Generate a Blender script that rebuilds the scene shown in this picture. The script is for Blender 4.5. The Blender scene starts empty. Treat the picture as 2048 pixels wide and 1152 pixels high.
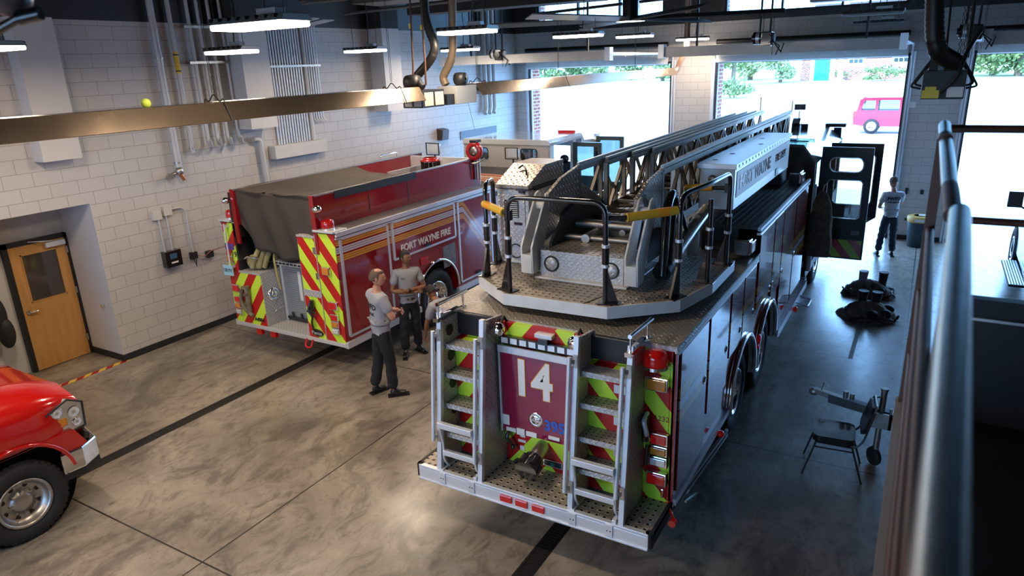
import bpy, bmesh, math, random
from mathutils import Vector, Matrix
from mathutils.bvhtree import BVHTree
random.seed(7)
PI = math.pi
scn = bpy.context.scene
COL = scn.collection
# ------------------------------------------------------------------ camera
CAM = Vector((0, 0, 4.5)); FPX = 1394.36
yaw, pit, rol = math.radians(30.83437), math.radians(72.21071), math.radians(-2.15313)
MROT = Matrix.Rotation(yaw, 3, 'Z') @ Matrix.Rotation(pit, 3, 'X') @ Matrix.Rotation(rol, 3, 'Z')
cd = bpy.data.cameras.new('camera'); cam = bpy.data.objects.new('camera', cd); COL.objects.link(cam)
cam.matrix_world = Matrix.Translation(CAM) @ MROT.to_4x4()
cd.sensor_width = 36; cd.lens = FPX * 36 / 2048; cd.clip_start = 0.05; cd.clip_end = 800
cd.dof.use_dof = True; cd.dof.focus_distance = 7.5; cd.dof.aperture_fstop = 2.8
scn.camera = cam
# ------------------------------------------------------------------ sky, sun, exposure
scn.view_settings.view_transform = 'Standard'; scn.view_settings.look = 'None'
scn.view_settings.gamma = 1; scn.view_settings.use_curve_mapping = False
scn.view_settings.exposure = 0.52
w = bpy.data.worlds.new('world'); scn.world = w; w.use_nodes = True
bg = w.node_tree.nodes['Background']; bg.inputs[0].default_value = (0.25, 0.53, 1.0, 1); bg.inputs[1].default_value = 9.5
sd = bpy.data.lights.new('sun', 'SUN'); sd.energy = 6; sd.angle = 0.009; sd.color = (1, .98, .95)
so = bpy.data.objects.new('sun', sd); COL.objects.link(so); so.rotation_euler = (math.radians(48), 0, math.radians(-35))
def portal(x, y, z, sx, sz):
    d = bpy.data.lights.new('door_daylight', 'AREA'); d.shape = 'RECTANGLE'; d.size = sx; d.size_y = sz
    d.cycles.is_portal = True
    o = bpy.data.objects.new('door_daylight', d); COL.objects.link(o); o.location = (x, y, z); o.rotation_euler = (-PI/2, 0, 0)
for cx in (-8.48, -2.81, 2.86): portal(cx, 19.5, 2.2, 4.36, 4.35)
for cx in (-8.48, -2.81, 2.86): portal(cx, 19.5, 6.15, 4.2, 1.3)
scn.cycles.max_bounces = 8; scn.cycles.diffuse_bounces = 4; scn.cycles.glossy_bounces = 4
scn.cycles.sample_clamp_indirect = 12; scn.cycles.caustics_reflective = False; scn.cycles.caustics_refractive = False

for cx in (-8.48, -2.81):
    portal(cx, -5.15, 2.6, 4.36, 2.6); bpy.context.scene.collection.objects[-1].rotation_euler = (PI/2, 0, 0)

def px(x, y, X=None, Y=None, Z=None):
    d = MROT @ Vector(((x-1024)/FPX, -(y-576)/FPX, -1))
    t = (X-CAM.x)/d.x if X is not None else (Y-CAM.y)/d.y if Y is not None else (Z-CAM.z)/d.z
    return CAM + d*t
# ------------------------------------------------------------------ materials
MATS = {}
def nodes_of(name):
    m = bpy.data.materials.new(name); m.use_nodes = True
    return m, m.node_tree, m.node_tree.nodes['Principled BSDF']
def N(nt, t, **kw):
    n = nt.nodes.new(t)
    for k, v in kw.items(): setattr(n, k, v)
    return n
def mth(nt, op, a, b=None, c=None):
    n = nt.nodes.new('ShaderNodeMath'); n.operation = op
    for i, v in enumerate((a, b, c)):
        if v is None: continue
        if isinstance(v, (int, float)): n.inputs[i].default_value = v
        else: nt.links.new(v, n.inputs[i])
    return n.outputs[0]
def mixc(nt, f, a, b):
    n = nt.nodes.new('ShaderNodeMix'); n.data_type = 'RGBA'
    for s, v in ((n.inputs[0], f), (n.inputs[6], a), (n.inputs[7], b)):
        if isinstance(v, (int, float)): s.default_value = v
        elif isinstance(v, tuple): s.default_value = (*v[:3], 1)
        else: nt.links.new(v, s)
    return n.outputs[2]
def objxyz(nt):
    tc = N(nt, 'ShaderNodeTexCoord'); sp = N(nt, 'ShaderNodeSeparateXYZ'); nt.links.new(tc.outputs['Object'], sp.inputs[0])
    return tc, sp.outputs
def mat(name, col, rough=.5, metal=0, coat=0, bump=0, bscale=60, var=0, vscale=4, emit=None, estr=0, alpha=None, trans=0):
    if name in MATS: return MATS[name]
    m, nt, p = nodes_of(name)
    p.inputs['Base Color'].default_value = (*col, 1); p.inputs['Roughness'].default_value = rough
    p.inputs['Metallic'].default_value = metal; p.inputs['Coat Weight'].default_value = coat; p.inputs['Coat Roughness'].default_value = .05
    if trans: p.inputs['Transmission Weight'].default_value = trans
    if emit: p.inputs['Emission Color'].default_value = (*emit, 1); p.inputs['Emission Strength'].default_value = estr
    tc = N(nt, 'ShaderNodeTexCoord')
    if var or True:
        no = N(nt, 'ShaderNodeTexNoise'); no.inputs['Scale'].default_value = vscale; no.inputs['Detail'].default_value = 5
        nt.links.new(tc.outputs['Object'], no.inputs['Vector'])
        v = max(var, .06)
        c1 = tuple(max(0, c*(1-v)) for c in col); c2 = tuple(min(1, c*(1+v)) for c in col)
        nt.links.new(mixc(nt, no.outputs[0], c1, c2), p.inputs['Base Color'])
        nt.links.new(mth(nt, 'MULTIPLY_ADD', no.outputs[0], .12, max(0.02, rough-.06)), p.inputs['Roughness'])
    if bump:
        nb = N(nt, 'ShaderNodeTexNoise'); nb.inputs['Scale'].default_value = bscale; nb.inputs['Detail'].default_value = 3
        nt.links.new(tc.outputs['Object'], nb.inputs['Vector'])
        bp = N(nt, 'ShaderNodeBump'); bp.inputs['Strength'].default_value = bump; bp.inputs['Distance'].default_value = .01
        nt.links.new(nb.outputs[0], bp.inputs['Height']); nt.links.new(bp.outputs[0], p.inputs['Normal'])
    MATS[name] = m; return m
def planar(nt):
    """u,v on the plane the face lies in"""
    tc, s = objxyz(nt)
    g = N(nt, 'ShaderNodeSeparateXYZ'); nt.links.new(tc.outputs['Normal'], g.inputs[0])
    ax = mth(nt, 'ABSOLUTE', g.outputs[0]); az = mth(nt, 'ABSOLUTE', g.outputs[2])
    isx = mth(nt, 'GREATER_THAN', ax, .7); isz = mth(nt, 'GREATER_THAN', az, .6)
    def sel(f, a, b):  # f? b : a
        return mth(nt, 'ADD', mth(nt, 'MULTIPLY', a, mth(nt, 'SUBTRACT', 1, f)), mth(nt, 'MULTIPLY', b, f))
    return sel(isx, s[0], s[1]), sel(isz, s[2], s[1])
def plate_mat(name, col=(.62, .62, .6), rough=.28, cell=.035, kind='diamond', dirt=.35, tint=(.25, .2, .15)):
    if name in MATS: return MATS[name]
    m, nt, p = nodes_of(name)
    u, v = planar(nt)
    if kind == 'diamond':
        a = mth(nt, 'MULTIPLY', mth(nt, 'ADD', u, v), .7071/cell); b = mth(nt, 'MULTIPLY', mth(nt, 'SUBTRACT', u, v), .7071/cell)
    else:
        a = mth(nt, 'MULTIPLY', u, 1/cell); b = mth(nt, 'MULTIPLY', v, 1/cell)
    fa = mth(nt, 'FLOOR', a); fb = mth(nt, 'FLOOR', b)
    da = mth(nt, 'SUBTRACT', mth(nt, 'SUBTRACT', a, fa), .5); db = mth(nt, 'SUBTRACT', mth(nt, 'SUBTRACT', b, fb), .5)
    if kind == 'diamond':
        ck = mth(nt, 'MODULO', mth(nt, 'ABSOLUTE', mth(nt, 'ADD', fa, fb)), 2)
        ka = mth(nt, 'MULTIPLY_ADD', ck, 3.2, 1.8); kb = mth(nt, 'MULTIPLY_ADD', ck, -3.2, 5.0)
        r = mth(nt, 'ADD', mth(nt, 'POWER', mth(nt, 'MULTIPLY', da, ka), 2), mth(nt, 'POWER', mth(nt, 'MULTIPLY', db, kb), 2))
        h = mth(nt, 'SUBTRACT', 1, mth(nt, 'MINIMUM', r, 1))
        dark = 0
    else:
        r = mth(nt, 'SQRT', mth(nt, 'ADD', mth(nt, 'POWER', da, 2), mth(nt, 'POWER', db, 2)))
        h = mth(nt, 'SUBTRACT', 1, mth(nt, 'MINIMUM', mth(nt, 'MULTIPLY', mth(nt, 'ABSOLUTE', mth(nt, 'SUBTRACT', r, .27)), 9), 1))
        dark = mth(nt, 'LESS_THAN', r, .19)
    tc = N(nt, 'ShaderNodeTexCoord'); no = N(nt, 'ShaderNodeTexNoise'); no.inputs['Scale'].default_value = 3.5; no.inputs['Detail'].default_value = 6
    nt.links.new(tc.outputs['Object'], no.inputs['Vector'])
    f = mth(nt, 'MULTIPLY', no.outputs[0], dirt*1.6)
    c = mixc(nt, f, col, tint)
    c = mixc(nt, mth(nt, 'MULTIPLY', mth(nt, 'SUBTRACT', 1, h), .6), c, tuple(x*.35 for x in col))  # metal around the raised lugs darkened in the colour, standing in for relief shade
    if kind != 'diamond': c = mixc(nt, dark, c, (.01, .01, .01))
    nt.links.new(c, p.inputs['Base Color']); p.inputs['Metallic'].default_value = .35
    nt.links.new(mth(nt, 'MULTIPLY_ADD', no.outputs[0], .3, rough-.1), p.inputs['Roughness'])
    bp = N(nt, 'ShaderNodeBump'); bp.inputs['Strength'].default_value = 1.0; bp.inputs['Distance'].default_value = .006
    nt.links.new(h, bp.inputs['Height']); nt.links.new(bp.outputs[0], p.inputs['Normal'])
    MATS[name] = m; return m
LIME = (.58, .83, .05); RED = (.50, .012, .012)
def chevron_mat(name, period=.3, dirx=0, phase=0, slope=1.0, a=LIME, b=RED):
    """dirx 0: mirrored about x=0 in object space, +1/-1 one way"""
    if name in MATS: return MATS[name]
    m, nt, p = nodes_of(name); tc, s = objxyz(nt)
    x = mth(nt, 'ABSOLUTE', s[0]) if dirx == 0 else mth(nt, 'MULTIPLY', s[0], dirx)
    t = mth(nt, 'MULTIPLY', mth(nt, 'ADD', mth(nt, 'MULTIPLY_ADD', x, slope, s[2]), phase), 1/period)
    f = mth(nt, 'LESS_THAN', mth(nt, 'FRACT', t), .5)
    nt.links.new(mixc(nt, f, b, a), p.inputs['Base Color']); p.inputs['Roughness'].default_value = .3; p.inputs['Coat Weight'].default_value = .3
    MATS[name] = m; return m
RP = (.26, .004, .010)
red = mat('fire_red_paint', RP, .18, 0, 1)
def stripe_paint(name, bands, base=RP, chev=None):
    """bands of (z0,z1,colour) run along y; chev=(y0,slope): bands turn down after y0"""
    m, nt, p = nodes_of(name); tc, s = objxyz(nt)
    z = s[2]
    if chev: z = mth(nt, 'ADD', z, mth(nt, 'MULTIPLY', mth(nt, 'MAXIMUM', mth(nt, 'SUBTRACT', s[1], chev[0]), 0), chev[1]))
    c = base
    for (z0, z1, cc) in bands:
        f = mth(nt, 'MULTIPLY', mth(nt, 'GREATER_THAN', z, z0), mth(nt, 'LESS_THAN', z, z1))
        c = mixc(nt, f, c, cc)
    nt.links.new(c, p.inputs['Base Color']); p.inputs['Roughness'].default_value = .16; p.inputs['Coat Weight'].default_value = 1; p.inputs['Coat Roughness'].default_value = .04
    MATS[name] = m; return m
GOLD = (.72, .36, .06); SILV = (.62, .66, .72)
side_ladder = stripe_paint('ladder_truck_striped_paint', [(1.61, 1.71, GOLD), (1.50, 1.59, SILV), (1.39, 1.48, GOLD)])
bb = []
for z0, cc in ((2.05, GOLD), (1.93, SILV), (1.81, GOLD)):
    for i in range(3): bb.append((z0+i*.034, z0+i*.034+.026, cc))
side_engine = stripe_paint('engine_striped_paint', bb, chev=(3.3, 1.05))
chev = chevron_mat('chevron_reflective', .46, 0, .0, 1.2)
chev2 = chevron_mat('chevron_reflective_engine', .50, 0, .10, 1.3)
chevd = chevron_mat('chevron_door', .42, 1, .0, 1.3)
dia = plate_mat('diamond_plate', (.85, .85, .86), .30, .045, dirt=.2)
diaw = plate_mat('diamond_plate_warm', (.62, .56, .48), .32, .05, 'diamond', .5)
grip = plate_mat('grip_plate', (.64, .56, .47), .36, .075, 'dots', .4)
grip2 = plate_mat('grip_step', (.5, .5, .48), .35, .05, 'dots', .3)
alu = mat('aluminium', (.72, .75, .79), .36, .45, var=.12)
aluw = mat('white_painted_metal', (.62, .63, .62), .4, 0, .2, var=.15, vscale=6)
chrome = mat('chrome', (.85, .86, .88), .08, 1)
steel = mat('worn_steel', (.45, .43, .40), .35, .9, var=.3, vscale=8)
laddm = mat('ladder_aluminium', (.27, .245, .215), .42, .85, var=.3, vscale=7)
galv = mat('galvanised_tube', (.50, .55, .56), .35, .85, var=.3, vscale=18)
brown = mat('brown_primer', (.10, .045, .03), .5, .2, var=.3, vscale=9)
blk = mat('black_rubber', (.012, .012, .013), .6, var=.2)
tirem = mat('tyre_rubber', (.014, .014, .015), .75, bump=.3, bscale=80)
blkg = mat('gloss_black', (.01, .01, .012), .2, 0, .6)
dkgrey = mat('dark_grey_paint', (.045, .05, .052), .45, bump=.15, bscale=120)
grey = mat('grey_paint', (.28, .29, .29), .5)
vinyl = mat('black_vinyl', (.012, .013, .016), .3, bump=.2, bscale=25)
glass = mat('clear_glass', (.75, .9, .9), .03, trans=1)
tglass = mat('tinted_glass', (.25, .42, .42), .03, trans=.9)
redl = mat('red_lens', (.5, .005, .005), .08, 0, 1, emit=(.8, .01, .01), estr=.05)
ambl = mat('amber_lens', (.65, .22, .02), .12, 0, 1)
whl = mat('clear_lens', (.75, .8, .82), .08, .3, 1)
yel = mat('yellow_sleeve', (.62, .38, .03), .55, bump=.4, bscale=40)
amlab = mat('amber_label', (.75, .3, .02), .5)
white = mat('white_vinyl', (.78, .78, .74), .4)
blue = mat('blue_vinyl', (.04, .12, .5), .4)
maroon = mat('maroon_paint', (.235, .006, .045), .16, 0, 1)
tarpm = mat('brown_tarpaulin', (.055, .043, .034), .85, bump=.35, bscale=30, var=.25, vscale=3)
hoses = mat('tan_hose', (.35, .30, .13), .8, bump=.5, bscale=90)
brownduct = mat('heater_reflector', (.34, .26, .19), .25, .85, var=.15, vscale=3)
blackduct = mat('black_flexible_duct', (.02, .018, .016), .45, .3)
tanduct = mat('tan_flexible_duct', (.22, .16, .10), .5, .2, var=.3)
skinA = mat('skin_fair', (.50, .25, .17), .5, var=.12, vscale=14)
skinB = mat('skin_brown', (.24, .11, .06), .5, var=.12, vscale=14)
shirt = mat('grey_shirt', (.30, .31, .34), .9, bump=.5, bscale=14, var=.08)
shirt2 = mat('white_shirt', (.55, .56, .60), .9, bump=.5, bscale=14)
navy = mat('navy_trousers', (.007, .008, .011), .85, bump=.5, bscale=12)
jean = mat('dark_blue_trousers', (.02, .03, .05), .85, bump=.5, bscale=12)
boot = mat('black_boots', (.01, .01, .01), .35)
hairA = mat('short_grey_brown_hair', (.12, .08, .055), .8, bump=.6, bscale=160)
hairB = mat('black_hair', (.01, .008, .007), .6, bump=.6, bscale=160)
khaki = mat('khaki_cap', (.11, .095, .08), .8)
camo = mat('dark_turnout_fabric', (.17, .145, .105), .85, bump=.8, bscale=20, var=.7, vscale=14)
greentop = mat('olive_fabric', (.16, .15, .08), .85, bump=.6, bscale=20, var=.4, vscale=12)
concrete_l = mat('apron_concrete', (.62, .62, .60), .8, var=.1)
asphalt = mat('road_surface', (.45, .46, .48), .9, var=.08)
lawn = mat('lawn_grass', (.26, .32, .15), .95, var=.35, vscale=.4)
leafm = mat('tree_leaves', (.13, .20, .08), .8, var=.5, vscale=1.5)
leafm2 = mat('pale_tree_leaves', (.30, .38, .20), .8, var=.5, vscale=1.5)
bark = mat('bark', (.16, .12, .09), .9)
drywall = mat('white_fascia', (.55, .54, .55), .55, var=.06)
dark = mat('dark_steel', (.012, .012, .014), .5)
blackpaint = mat('black_ceiling_paint', (.018, .017, .018), .7, var=.3)
greyduct = mat('brown_grey_duct', (.10, .085, .075), .5, .3)
emitm = mat('led_lens', (1, 1, 1), .4, emit=(1, .93, .84), estr=14)
woodm = None
def wall_mat():
    m, nt, p = nodes_of('painted_block_wall'); u, v = planar(nt)
    cm = N(nt, 'ShaderNodeCombineXYZ'); nt.links.new(u, cm.inputs[0]); nt.links.new(v, cm.inputs[1])
    mp = N(nt, 'ShaderNodeMapping'); mp.inputs['Location'].default_value = (.05, .0, 0); nt.links.new(cm.outputs[0], mp.inputs[0])
    br = N(nt, 'ShaderNodeTexBrick'); br.inputs['Scale'].default_value = 1; br.inputs['Brick Width'].default_value = .406; br.inputs['Row Height'].default_value = .2032
    br.inputs['Mortar Size'].default_value = .006; br.inputs['Mortar Smooth'].default_value = .3; br.inputs['Bias'].default_value = 0
    br.inputs['Color1'].default_value = (.53, .515, .505, 1); br.inputs['Color2'].default_value = (.50, .485, .475, 1); br.inputs['Mortar'].default_value = (.30, .285, .275, 1)
    nt.links.new(mp.outputs[0], br.inputs['Vector'])
    tc, s = objxyz(nt)
    no = N(nt, 'ShaderNodeTexNoise'); no.inputs['Scale'].default_value = 1.3; no.inputs['Detail'].default_value = 6; nt.links.new(tc.outputs['Object'], no.inputs['Vector'])
    c = mixc(nt, mth(nt, 'MULTIPLY', no.outputs[0], .25), br.outputs[0], (.50, .47, .44))
    c = mixc(nt, mth(nt, 'GREATER_THAN', s[2], 5.36), c, (.018, .017, .018))
    nt.links.new(c, p.inputs['Base Color']); p.inputs['Roughness'].default_value = .45
    nb = N(nt, 'ShaderNodeTexNoise'); nb.inputs['Scale'].default_value = 90; nt.links.new(tc.outputs['Object'], nb.inputs['Vector'])
    h = mth(nt, 'MULTIPLY', nb.outputs[0], .25)
    bp = N(nt, 'ShaderNodeBump'); bp.inputs['Strength'].default_value = .35; bp.inputs['Distance'].default_value = .004
    nt.links.new(h, bp.inputs['Height']); nt.links.new(bp.outputs[0], p.inputs['Normal'])
    MATS['wall'] = m; return m
wallm = wall_mat()
wallp = mat('smooth_wall_paint', (.56, .545, .53), .5, var=.04)
def brick_mat(name, sc=1):
    m, nt, p = nodes_of(name); u, v = planar(nt)
    cm = N(nt, 'ShaderNodeCombineXYZ'); nt.links.new(u, cm.inputs[0]); nt.links.new(v, cm.inputs[1])
    br = N(nt, 'ShaderNodeTexBrick'); br.inputs['Scale'].default_value = 1; br.inputs['Brick Width'].default_value = .3*sc; br.inputs['Row Height'].default_value = .1*sc
    br.inputs['Mortar Size'].default_value = .012*sc; br.inputs['Color1'].default_value = (.33, .09, .07, 1); br.inputs['Color2'].default_value = (.26, .07, .06, 1); br.inputs['Mortar'].default_value = (.55, .5, .48, 1)
    nt.links.new(cm.outputs[0], br.inputs['Vector']); nt.links.new(br.outputs[0], p.inputs['Base Color']); p.inputs['Roughness'].default_value = .9
    return m
brickm = brick_mat('red_brick'); brickh = brick_mat('house_brick', 2)
def floor_mat():
    m, nt, p = nodes_of('polished_concrete_floor'); tc, s = objxyz(nt)
    def noise(sc, det=6, rough=.6, dist=0, st=None):
        n = N(nt, 'ShaderNodeTexNoise'); n.inputs['Scale'].default_value = sc; n.inputs['Detail'].default_value = det; n.inputs['Roughness'].default_value = rough; n.inputs['Distortion'].default_value = dist
        if st:
            mp = N(nt, 'ShaderNodeMapping'); mp.inputs['Scale'].default_value = st; nt.links.new(tc.outputs['Object'], mp.inputs[0]); nt.links.new(mp.outputs[0], n.inputs['Vector'])
        else: nt.links.new(tc.outputs['Object'], n.inputs['Vector'])
        return n.outputs[0]
    n1 = noise(.55, 8, .66, .9); n2 = noise(3.2, 8, .7, 1.2, (1.6, .8, 1)); n3 = noise(28, 4, .7)
    def ramp(v, a, b):
        r = N(nt, 'ShaderNodeMapRange'); r.inputs[1].default_value = a; r.inputs[2].default_value = b; nt.links.new(v, r.inputs[0]); return r.outputs[0]
    c = mixc(nt, ramp(n1, .35, .65), (.175, .148, .118), (.37, .322, .262))
    c = mixc(nt, mth(nt, 'MULTIPLY', ramp(n2, .5, .66), .7), c, (.085, .07, .056))
    n4 = noise(1.1, 8, .72, 1.5, (1, .5, 1)); c = mixc(nt, mth(nt, 'MULTIPLY', ramp(n4, .50, .60), .65), c, (.085, .072, .06))
    c = mixc(nt, mth(nt, 'MULTIPLY', ramp(n2, .42, .32), .35), c, (.33, .30, .26))
    c = mixc(nt, mth(nt, 'MULTIPLY', ramp(n3, .60, .72), .25), c, (.07, .055, .045))
    line = None
    for ax, vals in ((0, (-5.58, .1)), (1, (-1.2, 3.28, 7.8, 11.1, 11.5, 15.4))):
        for v in vals:
            f = mth(nt, 'LESS_THAN', mth(nt, 'ABSOLUTE', mth(nt, 'SUBTRACT', s[ax], v)), .009)
            line = f if line is None else mth(nt, 'MAXIMUM', line, f)
    c = mixc(nt, line, c, (.02, .016, .012))
    nt.links.new(c, p.inputs['Base Color'])
    nt.links.new(mth(nt, 'MULTIPLY_ADD', ramp(n2, .3, .7), .16, .24), p.inputs['Roughness'])
    bp = N(nt, 'ShaderNodeBump'); bp.inputs['Strength'].default_value = .12; bp.inputs['Distance'].default_value = .004
    nt.links.new(mth(nt, 'SUBTRACT', n1, line), bp.inputs['Height']); nt.links.new(bp.outputs[0], p.inputs['Normal'])
    p.inputs['Coat Weight'].default_value = .35; p.inputs['Coat Roughness'].default_value = .22
    return m
floorm = floor_mat()
def wood_mat():
    m, nt, p = nodes_of('maple_door_veneer'); tc, s = objxyz(nt)
    mp = N(nt, 'ShaderNodeMapping'); mp.inputs['Scale'].default_value = (6, 6, .8); nt.links.new(tc.outputs['Object'], mp.inputs[0])
    no = N(nt, 'ShaderNodeTexNoise'); no.inputs['Scale'].default_value = 2; no.inputs['Detail'].default_value = 6; nt.links.new(mp.outputs[0], no.inputs['Vector'])
    nt.links.new(mixc(nt, no.outputs[0], (.42, .20, .055), (.66, .36, .12)), p.inputs['Base Color']); p.inputs['Roughness'].default_value = .3
    return m
woodm = wood_mat()
def tape_mat():
    m, nt, p = nodes_of('red_yellow_tape'); tc, s = objxyz(nt)
    f = mth(nt, 'LESS_THAN', mth(nt, 'FRACT', mth(nt, 'MULTIPLY', mth(nt, 'ADD', s[1], mth(nt, 'MULTIPLY', s[0], 1.0)), 1/.24)), .5)
    nt.links.new(mixc(nt, f, (.72, .47, .08), (.35, .01, .01)), p.inputs['Base Color']); p.inputs['Roughness'].default_value = .5
    return m
tapem = tape_mat()
# ------------------------------------------------------------------ mesh builder
class MB:
    def __init__(s): s.v = []; s.f = []; s.m = []; s.sm = []
    def add(s, vs, fs, m=0, smooth=False):
        o = len(s.v); s.v += [tuple(v) for v in vs]
        for f in fs: s.f.append([i+o for i in f]); s.m.append(m); s.sm.append(smooth)
        return s
    def box(s, x0, x1, y0, y1, z0, z1, m=0):
        vs = [(x, y, z) for z in (z0, z1) for y in (y0, y1) for x in (x0, x1)]
        return s.add(vs, [(0, 2, 3, 1), (4, 5, 7, 6), (0, 1, 5, 4), (2, 6, 7, 3), (0, 4, 6, 2), (1, 3, 7, 5)], m)
    def obox(s, c, dx, dy, dz, m=0):
        """oriented box from centre and three half vectors"""
        c, dx, dy, dz = map(Vector, (c, dx, dy, dz))
        vs = [c+dx*i+dy*j+dz*k for k in (-1, 1) for j in (-1, 1) for i in (-1, 1)]
        return s.add(vs, [(0, 2, 3, 1), (4, 5, 7, 6), (0, 1, 5, 4), (2, 6, 7, 3), (0, 4, 6, 2), (1, 3, 7, 5)], m)
    def bar(s, a, b, w, h, m=0, up=(0, 0, 1)):
        a, b = Vector(a), Vector(b); d = (b-a); L = d.length; d.normalize(); up = Vector(up)
        if abs(d.dot(up)) > .97: up = Vector((0, 1, 0)) if abs(d.y) < .9 else Vector((1, 0, 0))
        sx = d.cross(up).normalized(); uz = sx.cross(d).normalized()
        return s.obox((a+b)/2, sx*w/2, d*L/2, uz*h/2, m)
    def prism(s, poly, ax, a, b, m=0):
        """poly 2-D in the plane across axis ax (x:(y,z) y:(x,z) z:(x,y))"""
        def P(p, t): return {'x': (t, p[0], p[1]), 'y': (p[0], t, p[1]), 'z': (p[0], p[1], t)}[ax]
        n = len(poly); vs = [P(p, a) for p in poly]+[P(p, b) for p in poly]
        fs = [list(range(n)), list(range(2*n-1, n-1, -1))]+[(i, i+n, (i+1) % n+n, (i+1) % n) for i in range(n)]
        return s.add(vs, fs, m)
    def tube(s, pts, r, n=10, m=0, cap=True, smooth=True):
        pts = [Vector(p) for p in pts]; k = len(pts); rs = r if isinstance(r, (list, tuple)) else [r]*k
        d0 = (pts[1]-pts[0]).normalized(); up = Vector((0, 0, 1)) if abs(d0.z) < .9 else Vector((1, 0, 0))
        u = d0.cross(up).normalized(); rings = []
        for i, p in enumerate(pts):
            a = (pts[i]-pts[i-1]).normalized() if i else d0; b = (pts[i+1]-pts[i]).normalized() if i < k-1 else a
            t = (a+b)
            t = t.normalized() if t.length > 1e-6 else a
            u = (u-t*u.dot(t)).normalized(); v = t.cross(u)
            sc = 1/max(.5, math.sqrt(max(.25, (1+a.dot(b))/2)))
            rings.append([p+(u*math.cos(2*PI*j/n)+v*math.sin(2*PI*j/n))*rs[i]*(sc if 0 < i < k-1 else 1) for j in range(n)])
        vs = [q for rg in rings for q in rg]; fs = []
        for i in range(k-1):
            for j in range(n): fs.append((i*n+j, i*n+(j+1) % n, (i+1)*n+(j+1) % n, (i+1)*n+j))
        s.add(vs, fs, m, smooth)
        if cap: s.add(rings[0], [list(range(n-1, -1, -1))], m); s.add(rings[-1], [list(range(n))], m)
        return s
    def cyl(s, a, b, r, n=16, m=0, r2=None): return s.tube([a, b], [r, r if r2 is None else r2], n, m)
    def lathe(s, prof, o, ax, n=28, m=0, smooth=True):
        o = Vector(o); ax = Vector(ax).normalized(); up = Vector((0, 0, 1)) if abs(ax.z) < .9 else Vector((1, 0, 0))
        u = ax.cross(up).normalized(); v = ax.cross(u); k = len(prof)
        vs = [o+ax*t+(u*math.cos(2*PI*j/n)+v*math.sin(2*PI*j/n))*r for (r, t) in prof for j in range(n)]
        fs = [(i*n+j, i*n+(j+1) % n, (i+1)*n+(j+1) % n, (i+1)*n+j) for i in range(k-1) for j in range(n)]
        return s.add(vs, fs, m, smooth)
    def ell(s, c, rx, ry, rz, n=14, m=0, k=10):
        c = Vector(c); vs = []; fs = []
        for i in range(k+1):
            th = PI*i/k
            for j in range(n):
                a = 2*PI*j/n; vs.append(c+Vector((rx*math.sin(th)*math.cos(a), ry*math.sin(th)*math.sin(a), rz*math.cos(th))))
        for i in range(k):
            for j in range(n): fs.append((i*n+j, (i+1)*n+j, (i+1)*n+(j+1) % n, i*n+(j+1) % n))
        return s.add(vs, fs, m, True)
    def mesh(s, me, m=0, T=None, smooth=True):
        return s.add([(T @ v.co if T else v.co) for v in me.vertices], [list(p.vertices) for p in me.polygons], m, smooth)
    def build(s, name, mats, parent=None, wc=None, bevel=0, seg=2):
        """wc: subtract this world location (vertices given in world space)"""
        if not isinstance(mats, (list, tuple)): mats = [mats]
        me = bpy.data.meshes.new(name); off = Vector(wc) if wc is not None else Vector((0, 0, 0))
        me.from_pydata([Vector(v)-off for v in s.v], [], s.f); me.update()
        for mm in mats: me.materials.append(mm)
        me.polygons.foreach_set('material_index', s.m); me.polygons.foreach_set('use_smooth', s.sm)
        bm = bmesh.new(); bm.from_mesh(me); bmesh.ops.recalc_face_normals(bm, faces=bm.faces)
        bm.to_mesh(me); bm.free()
        o = bpy.data.objects.new(name, me); COL.objects.link(o)
        if parent is not None: o.parent = parent
        if bevel:
            b = o.modifiers.new('bevel', 'BEVEL'); b.width = bevel; b.segments = seg; b.limit_method = 'ANGLE'; b.angle_limit = .6; b.harden_normals = False
        return o
def tag(o, label, cat, group=None, kind=None):
    if label: o['label'] = label
    if cat: o['category'] = cat
    if group: o['group'] = group
    if kind: o['kind'] = kind
    return o
def thing(name, label, cat, loc=(0, 0, 0), rz=0, group=None):
    o = bpy.data.objects.new(name, None); COL.objects.link(o); o.location = loc; o.rotation_euler = (0, 0, rz); o.empty_display_size = .1
    return tag(o, label, cat, group)
def single(mb, name, mats, label, cat, group=None, bevel=0, loc=(0, 0, 0)):
    o = mb.build(name, mats, None, wc=loc, bevel=bevel); o.location = loc
    return tag(o, label, cat, group)
def struct(mb, name, mats, bevel=0):
    o = mb.build(name, mats, bevel=bevel); o['kind'] = 'structure'; return o
def dup(root, loc, rz=None, label=None):
    kids = [c for c in bpy.data.objects if c.parent == root]
    r = root.copy(); COL.objects.link(r); r.location = loc
    if rz is not None: r.rotation_euler = (0, 0, rz)
    if label: r['label'] = label
    for ch in kids:
        c = ch.copy(); COL.objects.link(c); c.parent = r
        for g in [g for g in bpy.data.objects if g.parent == ch]:
            d = g.copy(); COL.objects.link(d); d.parent = c
    return r
def arc(pts, r, seg=5):
    """round the corners of a polyline"""
    pts = [Vector(p) for p in pts]; out = [pts[0]]
    for i in range(1, len(pts)-1):
        a, b, c = pts[i-1], pts[i], pts[i+1]; u = (a-b); v = (c-b); rr = min(r, u.length*.49, v.length*.49)
        p0 = b+u.normalized()*rr; p1 = b+v.normalized()*rr
        for k in range(seg+1):
            t = k/seg; out.append(p0*(1-t)**2+b*2*t*(1-t)+p1*t*t)
    return out+[pts[-1]]
def curve_mesh(cu):
    o = bpy.data.objects.new('tmp', cu); COL.objects.link(o)
    dg = bpy.context.evaluated_depsgraph_get(); dg.update()
    me = bpy.data.meshes.new_from_object(o.evaluated_get(dg)); bpy.data.objects.remove(o); bpy.data.curves.remove(cu)
    return me
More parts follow.
